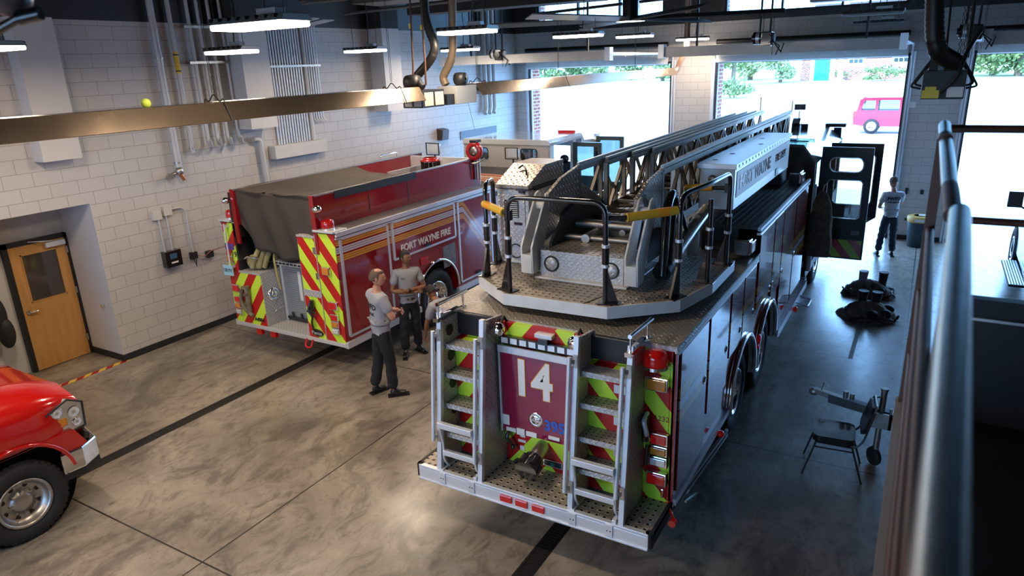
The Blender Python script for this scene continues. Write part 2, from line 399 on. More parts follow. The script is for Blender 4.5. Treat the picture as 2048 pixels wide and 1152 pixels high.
def cutplate(outer, holes, t):
    """flat plate in xy with holes, thickness t about z=0"""
    cu = bpy.data.curves.new('plate', 'CURVE'); cu.dimensions = '2D'; cu.fill_mode = 'BOTH'; cu.extrude = t/2
    for ring in [outer]+holes:
        sp = cu.splines.new('POLY'); sp.points.add(len(ring)-1)
        for p, q in zip(sp.points, ring): p.co = (q[0], q[1], 0, 1)
        sp.use_cyclic_u = True
    return curve_mesh(cu)
def rrect(x0, x1, y0, y1, r, seg=5):
    out = []
    for cx, cy, a0 in ((x1-r, y1-r, 0), (x0+r, y1-r, PI/2), (x0+r, y0+r, PI), (x1-r, y0+r, 1.5*PI)):
        for k in range(seg+1): a = a0+PI/2*k/seg; out.append((cx+r*math.cos(a), cy+r*math.sin(a)))
    return out
# axis frames: local (u,v) plate -> world
TY = Matrix(((1, 0, 0, 0), (0, 0, -1, 0), (0, 1, 0, 0), (0, 0, 0, 1)))     # plate xy -> world xz, faces -y
TX = Matrix(((0, 0, 1, 0), (1, 0, 0, 0), (0, 1, 0, 0), (0, 0, 0, 1)))     # plate xy -> world yz, faces +x
TXn = Matrix(((0, 0, -1, 0), (-1, 0, 0, 0), (0, 1, 0, 0), (0, 0, 0, 1)))  # faces -x
def text_mesh(s, size, ext=.002, bold=0, sx=1, align='CENTER', space=1):
    cu = bpy.data.curves.new('lettering', 'FONT'); cu.body = s; cu.size = size; cu.extrude = ext; cu.offset = bold; cu.align_x = align; cu.align_y = 'CENTER'; cu.resolution_u = 3; cu.space_character = space
    me = curve_mesh(cu)
    for v in me.vertices: v.co.x *= sx
    return me
def text(name, s, size, T, loc, m, parent, wc=None, **kw):
    me = text_mesh(s, size, **kw); b = MB(); b.mesh(me, 0, Matrix.Translation(loc) @ T, False)
    return b.build(name, m, parent, wc)
def pane_mat(name, tint, refl=.1):
    m = bpy.data.materials.new(name); m.use_nodes = True; nt = m.node_tree; nt.nodes.clear()
    out = N(nt, 'ShaderNodeOutputMaterial'); tr = N(nt, 'ShaderNodeBsdfTransparent'); tr.inputs[0].default_value = (*tint, 1)
    gl = N(nt, 'ShaderNodeBsdfGlossy'); gl.inputs['Roughness'].default_value = .02
    mx = N(nt, 'ShaderNodeMixShader'); fr = N(nt, 'ShaderNodeFresnel'); fr.inputs[0].default_value = 1.5
    nt.links.new(mth(nt, 'MULTIPLY_ADD', fr.outputs[0], .9, refl*.3), mx.inputs[0]); nt.links.new(tr.outputs[0], mx.inputs[1]); nt.links.new(gl.outputs[0], mx.inputs[2]); nt.links.new(mx.outputs[0], out.inputs[0])
    return m
pane = pane_mat('window_pane', (.9, .95, .95)); cpane = pane_mat('cab_window_pane', (.86, .86, .84), .12); tpane = pane_mat('green_tinted_pane', (.34, .42, .42), .2)
# ================================================================== THE ROOM
XW, YW, CZ = -11.15, 19.44, 7.2
b = MB(); b.box(-12.3, 6.2, -5.2, YW+.35, -.2, 0, 0); struct(b, 'floor', floorm)
b = MB(); b.box(-12.3, 6.2, -5.2, YW+.4, CZ, CZ+.15); struct(b, 'ceiling', blackpaint)
b = MB(); b.prism([(-5.2, 0), (4.0, 0), (4.0, 2.67), (5.95, 2.67), (5.95, 0), (YW+.3, 0), (YW+.3, CZ), (-5.2, CZ)], 'x', XW-.2, XW)
struct(b, 'wall_left', wallm)
b = MB(); b.box(-12.3, -12.15, 3.8, 6.2, 0, 2.9); b.box(-12.15, XW-.2, 5.95, 6.1, 0, 2.9); b.box(-12.15, XW-.2, 3.9, 4.0, 0, 2.9)
b.box(-12.15, XW-.2, 4.0, 5.95, 2.67, 2.8)
b.box(XW-.2, XW+.0015, 5.947, 5.952, 0, 2.67)
struct(b, 'wall_recess', wallp)
doors = [(-10.66, -6.30), (-5.01, -.62), (.72, 5.1)]
poly = [(-11.35, 0)]
for a, c in doors: poly += [(a, 0), (a, 4.36), (c, 4.36), (c, 0)]
poly += [(6.2, 0), (6.2, CZ), (-11.35, CZ)]
wins = [(-10.42, -6.55), (-4.93, -.75), (.8, 5.0)]
me = cutplate(poly, [[(a, 5.52), (c, 5.52), (c, 6.75), (a, 6.75)] for a, c in wins], .12)
b = MB(); b.mesh(me, 0, Matrix.Translation((0, YW+.06, 0)) @ TY, False); struct(b, 'wall_far', wallm)
me = cutplate(poly, [[(a, 5.52), (c, 5.52), (c, 6.75), (a, 6.75)] for a, c in wins], .46)
b = MB(); b.mesh(me, 0, Matrix.Translation((0, YW+.35, 0)) @ TY, False); struct(b, 'wall_exterior', brickm)
back = [(-10.66, -6.30), (-5.01, -.62)]
me = cutplate([(-12.3, 0), (6.2, 0), (6.2, CZ), (-12.3, CZ)], [[(a, 1.3), (c, 1.3), (c, 3.9), (a, 3.9)] for a, c in back], .2)
b = MB(); b.mesh(me, 0, Matrix.Translation((0, -5.3, 0)) @ TY, False); struct(b, 'wall_near', wallm)
b = MB(); b.box(-60, 45, -45, -5.4, -.2, -.01); struct(b, 'floor_rear_apron', concrete_l)
for i, (a, c) in enumerate(back):
    b = MB()
    for z in (1.3, 1.95, 2.6, 3.25, 3.85): b.box(a, c, -5.33, -5.27, z, z+.05)
    for k in range(6): x = a+(c-.05-a)*k/5; b.box(x, x+.05, -5.33, -5.27, 1.3, 3.9)
    o = struct(b, 'window_%d' % (i+4), aluw)
    b = MB(); b.box(a, c, -5.305, -5.295, 1.32, 3.88); b.build('pane', pane, o)
b = MB(); b.box(6.2, 6.3, -5.3, YW+.3, 0, CZ); struct(b, 'wall_right', wallm)
for i, (a, c) in enumerate(wins):
    b = MB()
    for z in (5.52, 6.70): b.box(a, c, YW+.08, YW+.2, z, z+.05)
    for k in range(4): x = a+(c-.05-a)*k/3; b.box(x, x+.05, YW+.08, YW+.2, 5.52, 6.75)
    o = struct(b, 'window_%d' % (i+1), dark)
    b = MB(); b.box(a, c, YW+.13, YW+.14, 5.54, 6.73); b.build('pane', pane, o)
# baseboards
b = MB(); b.box(XW, XW+.015, 5.95, YW, 0, .11); b.box(-12.15, XW+.015, 5.935, 5.95, 0, .11); struct(b, 'baseboard_left', blk)
b = MB()
for x0, x1 in ((XW, -10.66), (-6.3, -5.01), (-.62, .72)): b.box(x0+.02, x1-.02, YW-.015, YW, 0, .11)
struct(b, 'baseboard_far', blk)
# door jambs, tracks, rolled up sectional doors
for i, (a, c) in enumerate(doors):
    b = MB()
    for x, s in ((a, 1), (c, -1)):
        b.box(x-.035*s if s > 0 else x-.0, x if s > 0 else x+.035, YW-.03, YW+.03, 0, 4.36, 1)
        b.box(min(x-.06*s, x-.10*s), max(x-.06*s, x-.10*s), YW-.09, YW-.0, 0, 4.45, 0)
        b.box(min(x-.11*s, x-.16*s), max(x-.11*s, x-.16*s), YW-.03, YW-.0, 0, 4.45, 0)
        b.tube(arc([(x-.08*s, YW-.07, 4.3), (x-.08*s, YW-.07, 4.62), (x-.08*s, 15.0, 4.64)], .35), .028, 6, 0)
    b.box(a-.05, c+.05, YW-.04, YW+.0, 4.36, 4.42, 1)
    struct(b, 'trim_%d' % (i+1), [alu, dark])
    b = MB()
    for k in range(6):
        y0 = 15.05+k*.66; b.box(a-.02, c+.02, y0, y0+.64, 4.60, 4.65, 0); b.box(a-.02, c+.02, y0+.3, y0+.33, 4.57, 4.60, 0)
    b.box(a-.05, c+.05, 14.98, 15.05, 4.52, 4.72, 0); b.box(a-.1, a+.02, 14.9, 15.1, 4.5, 4.78, 1); b.box(c-.02, c+.1, 14.9, 15.1, 4.5, 4.78, 1)
    b.obox(((a+c)/2, 19.2, 4.47), ((c-a)/2, 0, 0), (0, .03, .12), (0, .02, -.01), 0)
    b.box(a, c, 19.2, 19.26, 4.33, 4.38, 2)
    for x in (a+.6, c-.6): b.bar((x, 15.3, 4.65), (x, 15.3, CZ), .04, .04, 2)
    b.cyl((a, YW-.28, 4.86), (c, YW-.28, 4.86), .06, 12, 2)
    o = struct(b, 'door_%d' % (i+1), [aluw, alu, dark])
# personnel door in the recess
b = MB()
for y0, y1, z0, z1 in ((4.98, 5.05, 0, 2.13), (5.95-.05, 5.95-.0, 0, 2.13), (4.98, 5.95, 2.06, 2.13)): b.box(-12.15, -12.06, y0, y1, z0, z1, 0)
struct(b, 'trim_4', dark)
me = cutplate([(5.05, .01), (5.90, .01), (5.90, 2.06), (5.05, 2.06)], [rrect(5.22, 5.74, 1.15, 1.90, .01, 1)], .045)
b = MB(); b.mesh(me, 0, Matrix.Translation((-12.09, 0, 0)) @ TX, False); dr = struct(b, 'door_4', woodm)
b = MB(); b.box(-12.095, -12.085, 5.22, 5.74, 1.15, 1.90); b.build('door_window', mat('door_window_glass', (.05, .04, .035), .04, 0, 1), dr)
b = MB(); b.box(-12.068, -12.06, 5.20, 5.76, 1.13, 1.15); b.box(-12.068, -12.06, 5.20, 5.76, 1.90, 1.92); b.box(-12.068, -12.06, 5.20, 5.22, 1.13, 1.92); b.box(-12.068, -12.06, 5.74, 5.76, 1.13, 1.92); b.build('window_bead', woodm, dr)
b = MB(); b.cyl((-12.067, 5.12, 1.0), (-12.04, 5.12, 1.0), .03, 14); b.tube([(-12.04, 5.12, 1.0), (-12.01, 5.12, 1.0), (-12.01, 5.25, 1.0)], .011, 8); b.build('door_handle', chrome, dr)
b = MB(); b.box(-12.067, -12.0, 5.58, 5.88, 1.96, 2.04); b.tube([(-12.02, 5.7, 2.05), (-11.95, 5.5, 2.09), (-12.07, 5.35, 2.1)], .008, 6); b.build('door_closer', alu, dr)
b = MB()
for z in (.25, 1.1, 1.8): b.box(-12.068, -12.055, 5.89, 5.92, z, z+.11)
b.build('hinge', steel, dr)
b = MB(); b.box(XW-.04, XW+.05, 4.0, 6.02, .0, .003)
tag(b.build('floor_tape', tapem, None), 'red and yellow striped warning tape on the floor across the recess', 'tape')
# pilasters / boxed chases on the left wall
for i, (y0, y1, z0, xf) in enumerate(((5.30, 5.85, 3.40, -10.88), (8.88, 9.50, 3.53, -10.72), (12.78, 13.38, 3.57, -10.75))):
    b = MB(); b.box(XW, xf, y0, y1, z0, 5.36, 0); b.box(XW, xf, y0, y1, 5.36, CZ, 1)
    struct(b, 'trim_%d' % (i+5), [wallp, blackpaint])
b = MB(); b.box(-12.15, -12.12, 4.5, 4.75, 1.45, 1.6); 
# black hanging gear at the far left of the recess
b = MB(); b.ell((-11.9, 4.62, 1.15), .12, .13, .3, 12); b.ell((-11.85, 4.66, .85), .11, .12, .25, 12); b.tube([(-12.1, 4.62, 1.55), (-11.95, 4.62, 1.5), (-11.9, 4.62, 1.4)], .03, 8)
single(b, 'hanging_coat', blk, 'black garment hanging on the recess wall left of the wooden door', 'coat', loc=(-12.0, 4.62, 1.5))
# ------------------------------------------------------------------ wall services
def pipe(name, pts, r, m, label, cat='pipe', group=None, clamps=()):
    root = Vector(pts[0]); b = MB(); b.tube(arc(pts, r*3.5), r, 12, 0)
    for q in clamps: b.cyl(Vector(q)-Vector((0, 0, .012)), Vector(q)+Vector((0, 0, .012)), r*1.25, 12, 1)
    return single(b, name, [m, steel], label, cat, group, loc=root)
pm = mat('white_painted_pipe', (.50, .50, .50), .4, .1, .2)
x = XW+.10
pipe('riser_pipe', [(x, 7.50, 6.9), (x, 7.50, 3.02)], .055, pm, 'thickest white vertical pipe on the block wall, ending in a valve behind the heater', clamps=[(x, 7.5, 4.8), (x, 7.5, 3.1)])
b = MB(); b.ell((x, 7.50, 2.95), .07, .07, .08); b.cyl((x, 7.42, 2.93), (x, 7.30, 2.9), .03, 10); b.cyl((x+.02, 7.5, 2.9), (x+.03, 7.55, 2.80), .035, 10, 1); b.cyl((x+.0, 7.30, 2.9), (x+.06, 7.28, 2.9), .045, 12)
single(b, 'pipe_valve', [steel, mat('copper', (.5, .2, .1), .4, .8)], 'steel valve with copper-coloured outlet at the foot of the thickest riser', 'valve', loc=(x, 7.5, 2.9))
pipe('riser_pipe', [(x-.02, 7.83, 6.9), (x-.02, 7.83, 3.22)], .038, pm, 'second white riser with the yellow and black label band', clamps=[(x-.02, 7.83, 3.3)])
b = MB(); b.tube([(x-.02, 7.83, 4.55), (x-.02, 7.83, 4.9)], .042, 12, 0); b.tube([(x-.02, 7.83, 4.58), (x-.02, 7.83, 4.6)], .043, 12, 1); b.tube([(x-.02, 7.83, 4.84), (x-.02, 7.83, 4.86)], .043, 12, 1)
single(b, 'pipe_marker', [mat('yellow_band', (.75, .5, .03), .5), blk], 'yellow and black marker band wrapped round the second white riser', 'label', loc=(x, 7.83, 4.7))
nth = ['first', 'second', 'third', 'fourth']
for i, y in enumerate((8.18, 8.38, 8.60, 8.84)):
    pipe('hooked_conduit', [(x-.02, y, 6.9), (x-.02, y, 3.36), (x+.10, y-.03, 3.28), (x+.16, y-.09, 3.42)], .030, pm, 'vertical white conduit curling into a hook at its foot, %s of four from the door' % nth[i], 'conduit', 'hooked conduits on the left wall', clamps=[(x-.02, y, 4.72), (x-.02, y, 5.3), (x-.02, y, 3.95)])
b = MB(); b.box(XW, x+.02, 8.05, 8.95, 4.70, 4.74); b.box(XW, x+.02, 8.05, 8.95, 5.28, 5.32); single(b, 'conduit_strut', steel, 'steel struts holding the four hooked conduits to the wall', 'bracket', loc=(XW, 8.5, 4.7))
for i in range(13):
    y = 9.80+i*.068
    pipe('electrical_conduit', arc([(x+.35, y+.25, 5.50), (x-.05, y, 5.42), (x-.05, y, 3.14)], .12), .017, alu, 'slim grey conduit dropping into the wall trough, place %d from the left' % (i+1), 'conduit', 'row of grey conduits above the trough')
pipe('electrical_conduit', [(x-.04, 10.72, 5.42), (x-.04, 10.72, 3.14)], .04, pm, 'thick pale conduit at the right of the grey row above the trough', 'conduit')
for i in range(5):
    y = 10.82+i*.065
    pipe('electrical_conduit', arc([(x+.35, y+.2, 5.48), (x-.05, y, 5.4), (x-.05, y, 3.55), (x-.02, y+.05, 3.5)], .08), .013, alu, 'thin grey conduit ending short above the trough, place %d right of the thick one' % (i+1), 'conduit', 'short thin conduits on the left wall')
b = MB(); b.box(XW, x+.02, 9.75, 11.1, 4.60, 4.64); single(b, 'conduit_strut', steel, 'steel strut across the row of slim grey conduits', 'bracket', loc=(XW, 10.4, 4.6))
b = MB(); b.box(XW, XW+.2, 9.55, 10.95, 2.89, 3.14); single(b, 'wiring_trough', wallp, 'white painted wiring trough on the wall under the conduits', 'trough', bevel=.005, loc=(XW, 10.2, 3.0))
pipe('downpipe', [(x, 9.15, 3.32), (x, 9.30, 3.30), (x, 9.33, 2.3), (x, 9.33, .3)], .05, pm, 'white downpipe below the wiring trough, going down behind the engine')
for i, y in enumerate((17.42, 17.66, 17.9)):
    pipe('roof_drain_pipe', [(x+.02, y, 6.9), (x+.02, y, 3.3), (x+.05, y-.12, 3.18)], .06, pm, 'large pale pipe near the far corner, %s from the left of three' % nth[i], 'pipe', 'large pipes in the far corner')
b = MB(); b.box(XW, XW+.02, 16.2, 18.1, 2.55, 2.78); single(b, 'wall_vent', mat('blue_grey_louvre', (.12, .15, .19), .5), 'long blue-grey panel on the wall behind the engine cab', 'panel', loc=(XW, 17, 2.6))
b = MB(); b.prism([(XW, 2.66), (XW+.16, 2.66), (XW+.2, 2.92), (XW, 2.96)], 'y', 15.12, 15.42); single(b, 'wall_horn', [mat('dark_brown_metal', (.05, .03, .028), .4)], 'small dark horn speaker box high on the wall', 'speaker', bevel=.01, loc=(XW, 15.26, 2.8))
# charger station
t = thing('charger_station', 'wall mounted battery charger with two boxes and conduits right of the recess', 'charger', (XW, 7.1, 1.5))
wc = (XW, 7.1, 1.5)
b = MB(); b.box(XW, XW+.07, 6.9, 7.05, 2.2, 2.36); b.box(XW, XW+.07, 7.1, 7.25, 2.24, 2.40); b.build('junction_box', wallp, t, wc, .004)
b = MB(); b.tube([(XW+.04, 6.99, 2.2), (XW+.04, 7.0, 1.62)], .016, 8); b.tube([(XW+.04, 7.14, 2.24), (XW+.04, 7.14, 1.62)], .016, 8)
b.tube(arc([(XW+.04, 7.24, 2.33), (XW+.04, 7.52, 2.33), (XW+.04, 7.52, 1.5)], .16, 8), .016, 8); b.build('conduit', pm, t, wc)
b = MB(); b.box(XW, XW+.12, 6.94, 7.24, 1.36, 1.64, 0); b.box(XW+.12, XW+.124, 7.02, 7.15, 1.50, 1.59, 1); b.box(XW+.12, XW+.123, 7.03, 7.16, 1.42, 1.45, 2); b.build('charger_unit', [blkg, mat('blue_screen', (.05, .12, .2), .2), white], t, wc, .006)
b = MB(); b.box(XW, XW+.08, 7.46, 7.58, 1.38, 1.50, 0); b.tube([(XW+.06, 7.5, 1.38), (XW+.08, 7.52, 1.25), (XW+.06, 7.55, 1.38)], .006, 6, 0); b.build('outlet_box', blk, t, wc, .004)
b = MB(); b.box(XW, XW+.09, 7.78, 7.9, 1.33, 1.45); single(b, 'cable_box', blk, 'small black box on the wall between the outlet and the engine', 'box', bevel=.004, loc=(XW, 7.84, 1.39))
b = MB(); b.tube(arc([(XW+.05, 7.58, 1.43), (XW+.1, 7.7, 1.38), (XW+.08, 7.84, 1.45), (XW+.2, 8.1, 1.5), (XW+.5, 8.3, 1.6)], .1), .007, 6)
single(b, 'power_cable', mat('red_cable', (.35, .12, .08), .6), 'thin reddish cable running from the wall box to the engine', 'cable', loc=(XW, 7.84, 1.4))
b = MB(); b.cyl((-11.4, 5.949, .95), (-11.4, 5.92, .95), .022, 12); b.cyl((-11.4, 5.92, .95), (-11.4, 5.90, .95), .03, 12); single(b, 'door_stop', chrome, 'small metal door stop on the side of the recess', 'door stop', loc=(-11.4, 5.92, .95))
# far wall switches
for lab, X0, Z0, wd, hh in (('black wall switch left on the pillar by the open bay door', -.28, 1.21, .06, .14), ('small white plate high on the pillar between the right bay doors', -.70+.3, 3.25, .14, .14), ('small control box right on the pillar above the waste bin', .05, 1.2, .07, .1)):
    b = MB(); b.box(X0-wd/2, X0+wd/2, YW-.04, YW, Z0-hh/2, Z0+hh/2); single(b, 'wall_switch', [white if 'white' in lab else blk], lab, 'switch', bevel=.003, loc=(X0, YW, Z0))
# ------------------------------------------------------------------ floor drains
def drain(x0, y0, y1, lab):
    root = thing('trench_drain', lab, 'drain', (x0, y0, 0)); wcc = (x0, y0, 0); W = .155
    b = MB(); b.box(x0-W/2-.012, x0-W/2, y0, y1, 0, .004); b.box(x0+W/2, x0+W/2+.012, y0, y1, 0, .004); b.box(x0-W/2, x0+W/2, y0, y1, .0005, .0015); b.build('channel', dark, root, wcc)
    b = MB(); y = y0
    while y < y1:
        b.box(x0-W/2+.02, x0+W/2-.02, y, y+.018, .0015, .0045); y += .042
    b.box(x0-W/2, x0-W/2+.02, y0, y1, .0015, .005); b.box(x0+W/2-.02, x0+W/2, y0, y1, .0015, .005)
    b.build('grate', mat('cast_iron_grate', (.03, .028, .026), .45, .6), root, wcc)
drain(-8.32, -3, 18.6, 'long black grated drain in the floor between the pickup and the engine')
drain(-2.73, -3, 18.6, 'black grated floor drain running under the ladder truck')
drain(2.86, -3, 18.6, 'black grated floor drain in the right bay')
b = MB(); b.add([(-.64, 11.08, .002), (-.575, 11.08, .002), (-.575, 13.2, .002), (-.64, 13.2, .002)], [(0, 1, 2, 3)])
tag(b.build('floor_marker', mat('worn_tape', (.16, .12, .11), .6)), 'short worn strip of tape on the blue-lit floor by the gear piles', 'tape')
# ================================================================== OVERHEAD
lamp_body = mat('lamp_housing', (.30, .31, .33), .35, .6)
def lamp(x, y, z, L, lab, on=True, grp='hanging strip lamps'):
    t = thing('strip_lamp', lab, 'lamp', (x, y, z), 0, grp)
    b = MB(); b.prism([(-.16, 0), (.16, 0), (.12, .05), (-.12, .05)], 'x', 0, L, 0); b.box(L*.55, L*.8, -.05, .05, .05, .1, 0)
    n = int(L/.09)
    for i in range(n): b.box(i*L/n+.02, i*L/n+.05, -.165, .165, .02, .045, 1)
    b.build('housing', [lamp_body, blk], t, None, .004)
    b = MB(); b.box(.02, L-.02, -.15, .15, -.04, 0); b.build('lens', emitm if on else mat('unlit_lens', (.35, .37, .40), .3), t, None, .012)
    b = MB()
    for xx in (.12, L-.12): b.tube([(xx, 0, .05), (xx, 0, 7.1-z)], .004, 5)
    b.tube([(L*.6, 0, .1), (L*.62, .03, .5), (L*.55, 0, 1.2), (L*.55, 0, 7.1-z)], .008, 6)
    b.build('cord', blk, t)
    if on:
        d = bpy.data.lights.new('lamp_light', 'AREA'); d.shape = 'RECTANGLE'; d.size = L*.95; d.size_y = .28; d.energy = 56*L; d.color = (1, .77, .54); d.spread = PI
        o = bpy.data.objects.new('lamp_light', d); COL.objects.link(o); o.parent = t; o.location = (L/2, 0, -.05)
lamp(-4.86, 3.9, 4.86, .80, 'largest lit strip lamp, nearest the camera, over the gap between pickup and heater')
lamp(-8.14, 6.3, 4.79, .72, 'lit strip lamp in front of the four hooked conduits')
lamp(-9.12, 9.9, 4.83, .78, 'lit strip lamp just right of the slim conduit row')
lamp(-9.75, 13.7, 4.86, .9, 'lit strip lamp behind the tan flexible duct')
lamp(-5.52, 7.75, 4.92, .76, 'large lit strip lamp right of the two flexible ducts')
lamp(-6.05, 12.0, 4.95, .9, 'lit strip lamp in front of the left bay door, below the clerestory window')
lamp(-6.55, 16.2, 5.02, .85, 'lit strip lamp under the black fan, above the ladder tip')
lamp(-5.85, 18.5, 4.95, .8, 'farthest lit strip lamp, beside the flue of the heater')
lamp(-9.05, 3.9, 4.86, .95, 'lit strip lamp at the left edge of the photo, by the first chase')
lamp(-1.6, 14.5, 5.13, 1.0, 'unlit grey strip lamp, upper of the pair left of the thick black duct', False)
lamp(-1.75, 18.3, 5.09, 1.0, 'unlit grey strip lamp, lower and farther of the pair left of the thick black duct', False)
lamp(-1.75, 11.8, 5.24, 1.0, 'unlit strip lamp at the top edge above the middle bay door', False)
# out of view lamps light the near part of the left bay
lamp(-7.2, -3.4, 4.9, .95, 'lit strip lamp farthest back in the left bay'); lamp(-4.6, -3.4, 4.9, .95, 'lit strip lamp farthest back in the middle bay')
lamp(-9.2, -.5, 4.9, .95, 'lit strip lamp in the near half of the left bay'); lamp(-5.2, -.5, 4.9, .95, 'lit strip lamp in the near half of the middle bay')
# joists and pipes under the roof
for i in range(9):
    y = 5.2+i*1.6; b = MB()
    b.box(-11.1, 6.1, y-.04, y+.04, 6.95, 7.02); b.box(-11.1, 6.1, y-.04, y+.04, 6.28, 6.33)
    k = 0; xx = -11.0
    while xx < 6:
        b.bar((xx, y, 6.3 if k % 2 else 6.98), (xx+.45, y, 6.98 if k % 2 else 6.3), .03, .03); xx += .45; k += 1
    tag(b.build('roof_joist', blackpaint), None, None); o = bpy.context.scene.objects[-1]
for o in bpy.data.objects:
    if o.name.startswith('roof_joist'): o['kind'] = 'structure'
def oh(name, pts, r, m, lab, cat='pipe', n=10):
    b = MB(); b.tube(arc(pts, r*4), r, n); return single(b, name, m, lab, cat, loc=Vector(pts[0]))
pgrey = mat('overhead_pipe_paint', (.10, .10, .105), .5, .2)
oh('ceiling_pipe', [(-11.0, 6.4, 5.75), (-4.5, 6.4, 5.65)], .025, pgrey, 'thin overhead pipe crossing the black band above the left wall')
oh('ceiling_pipe', [(-9.5, 9.3, 5.62), (-4.5, 9.3, 5.62)], .03, pgrey, 'grey overhead pipe above the two flexible ducts')
oh('ceiling_pipe', [(-10.6, 11.5, 5.6), (-6.2, 11.5, 5.68)], .03, pgrey, 'long pale overhead pipe left of the flexible ducts')
oh('ceiling_pipe', [(-9.6, 13.6, 5.7), (2.0, 13.6, 5.95)], .05, blackpaint, 'black overhead pipe running across in front of the clerestory windows')
oh('ceiling_pipe', [(-8.5, 15.8, 5.62), (4.0, 15.8, 6.05)], .035, blackpaint, 'second, thinner black pipe across the clerestory windows')
b = MB(); b.box(-9.2, -5.6, 10.2, 10.9, 5.62, 5.95); single(b, 'air_duct', greyduct, 'brown-grey sheet metal air duct under the black roof', 'duct', bevel=.01, loc=(-7.4, 10.5, 5.7))
b = MB(); b.box(-9.7, -5.4, 12.4, 12.9, 5.55, 5.80); single(b, 'air_duct', blackpaint, 'black air duct beyond the brown-grey one', 'duct', bevel=.01, loc=(-7.4, 12.6, 5.6))
oh('flue_pipe', [(-9.35, 9.0, 6.6), (-9.2, 8.95, 5.75), (-9.15, 8.95, 5.60)], .045, blackpaint, 'short black pipe stub hanging near the slim conduit row')
# ceiling fan
t = thing('ceiling_fan', 'very large black ceiling fan with long blades before the clerestory windows', 'fan', (-5.0, 13.0, 5.20))
b = MB(); b.cyl((0, 0, .05), (0, 0, .42), .15, 20); b.cyl((0, 0, .42), (0, 0, 1.9), .04, 12); b.cyl((0, 0, -.03), (0, 0, .06), .26, 20); b.build('motor', blkg, t)
for i in range(6):
    a = math.radians(14+60*i); d = Vector((math.cos(a), math.sin(a), 0)); s = Vector((-d.y, d.x, 0))
    b = MB(); b.obox(d*1.45+Vector((0, 0, 0.02)), d*1.22, s*.085+Vector((0, 0, .035)), (0, 0, .012)); b.build('blade', dkgrey, t, None, .006)
for sx in (-1, 1):
    b = MB(); b.bar((0, 0, .5), (sx*.4, .6, 1.9), .02, .02); b.build('brace', blk, t)
# radiant tube heaters
def chain(b, p, z1, link=.045, m=0):
    z = p[2]; k = 0
    while z < z1:
        ax = Vector((.012, 0, 0)) if k % 2 else Vector((0, .012, 0)); c = Vector((p[0], p[1], z+link/2))
        b.tube([c+ax-Vector((0, 0, link*.42)), c+ax+Vector((0, 0, link*.42))], .0035, 4, m); b.tube([c-ax-Vector((0, 0, link*.42)), c-ax+Vector((0, 0, link*.42))], .0035, 4, m)
        z += link*.8; k += 1
def reflector(x, z, y0, y1):
    b = MB(); h = .11
    prof = [(-.20, -.055), (-.10, h), (.10, h), (.20, -.055)]
    prof2 = [(p[0]*.97, p[1]-.006) for p in prof]
    b.prism([(x+p[0], z+p[1]) for p in prof]+[(x+p[0], z+p[1]) for p in reversed(prof2)], 'y', y0, y1, 0)
    return b
t = thing('radiant_heater', 'long bronze reflector tube heater at the left, hanging in front of the block wall', 'heater', (-5.8, 4.5, 4.15)); wc = (-5.8, 4.5, 4.15)
reflector(-5.8, 4.15, -1.5, 4.4).build('reflector', brownduct, t, wc); reflector(-5.8, 4.155, 4.38, 7.42).build('reflector', brownduct, t, wc)
b = MB(); b.cyl((-5.8, -1.5, 4.15), (-5.8, 7.4, 4.15), .05, 14); b.build('burner_tube', steel, t, wc)
for y in (4.42, 7.0):
    b = MB(); b.tube(arc([(-6.0, y, 4.08), (-5.93, y, 4.30), (-5.88, y, 4.26), (-5.8, y, 4.34), (-5.72, y, 4.26), (-5.67, y, 4.30), (-5.58, y, 4.08)], .03), .006, 6); chain(b, (-5.8, y, 4.34), 6.6); b.build('hanger', blk, t, wc)
b = MB(); b.box(-5.98, -5.66, 7.42, 7.9, 4.0, 4.22, 0); 
for x0 in (-5.95, -5.80): b.box(x0, x0+.12, 7.415, 7.42, 4.02, 4.19, 1)
for y0 in (7.46, 7.69): b.box(-5.66, -5.655, y0, y0+.19, 4.02, 4.19, 1)
b.build('burner_box', [dark, mat('tan_panel', (.50, .42, .34), .5)], t, wc, .004)
b = MB(); b.lathe([(.02, -.1), (.09, -.09), (.1, 0), (.09, .09), (.02, .1)], (-5.9, 7.55, 4.32), (1, 0, 0), 18); b.cyl((-5.8, 7.55, 4.3), (-5.74, 7.55, 4.25), .05); b.build('blower', dark, t, wc)
t2 = thing('radiant_heater', 'second bronze reflector heater running on towards the left bay door', 'heater', (-5.8, 12, 4.15)); wc = (-5.8, 12, 4.15)
reflector(-5.8, 4.15, 8.75, 12.3).build('reflector', brownduct, t2, wc); reflector(-5.8, 4.155, 12.28, 17.9).build('reflector', brownduct, t2, wc)
b = MB(); b.cyl((-5.8, 8.7, 4.15), (-5.8, 17.9, 4.15), .05, 14); b.build('burner_tube', steel, t2, wc)
for y in (8.95, 11.6, 15.4):
    b = MB(); b.tube(arc([(-6.0, y, 4.08), (-5.93, y, 4.30), (-5.88, y, 4.26), (-5.8, y, 4.34), (-5.72, y, 4.26), (-5.67, y, 4.30), (-5.58, y, 4.08)], .03), .006, 6); chain(b, (-5.8, y, 4.34), 6.6); b.build('hanger', blk, t2, wc)
b = MB(); b.box(-5.98, -5.66, 8.2, 8.7, 4.0, 4.24, 0); b.box(-5.9, -5.7, 8.02, 8.2, 4.0, 4.14, 1); b.build('burner_box', [grey, dark], t2, wc, .004)
b = MB(); b.lathe([(.02, -.08), (.085, -.07), (.09, 0), (.085, .07), (.02, .08)], (-5.72, 8.4, 4.33), (1, 0, 0), 18); b.build('blower', dark, t2, wc)
b = MB(); b.tube(arc([(-5.8, 17.9, 4.14), (-5.8, 18.35, 4.16), (-5.62, 18.6, 4.75), (-5.62, 18.6, 6.9)], .15), .07, 12); b.build('flue', mat('brown_flue', (.28, .17, .12), .4, .5), t2, wc)
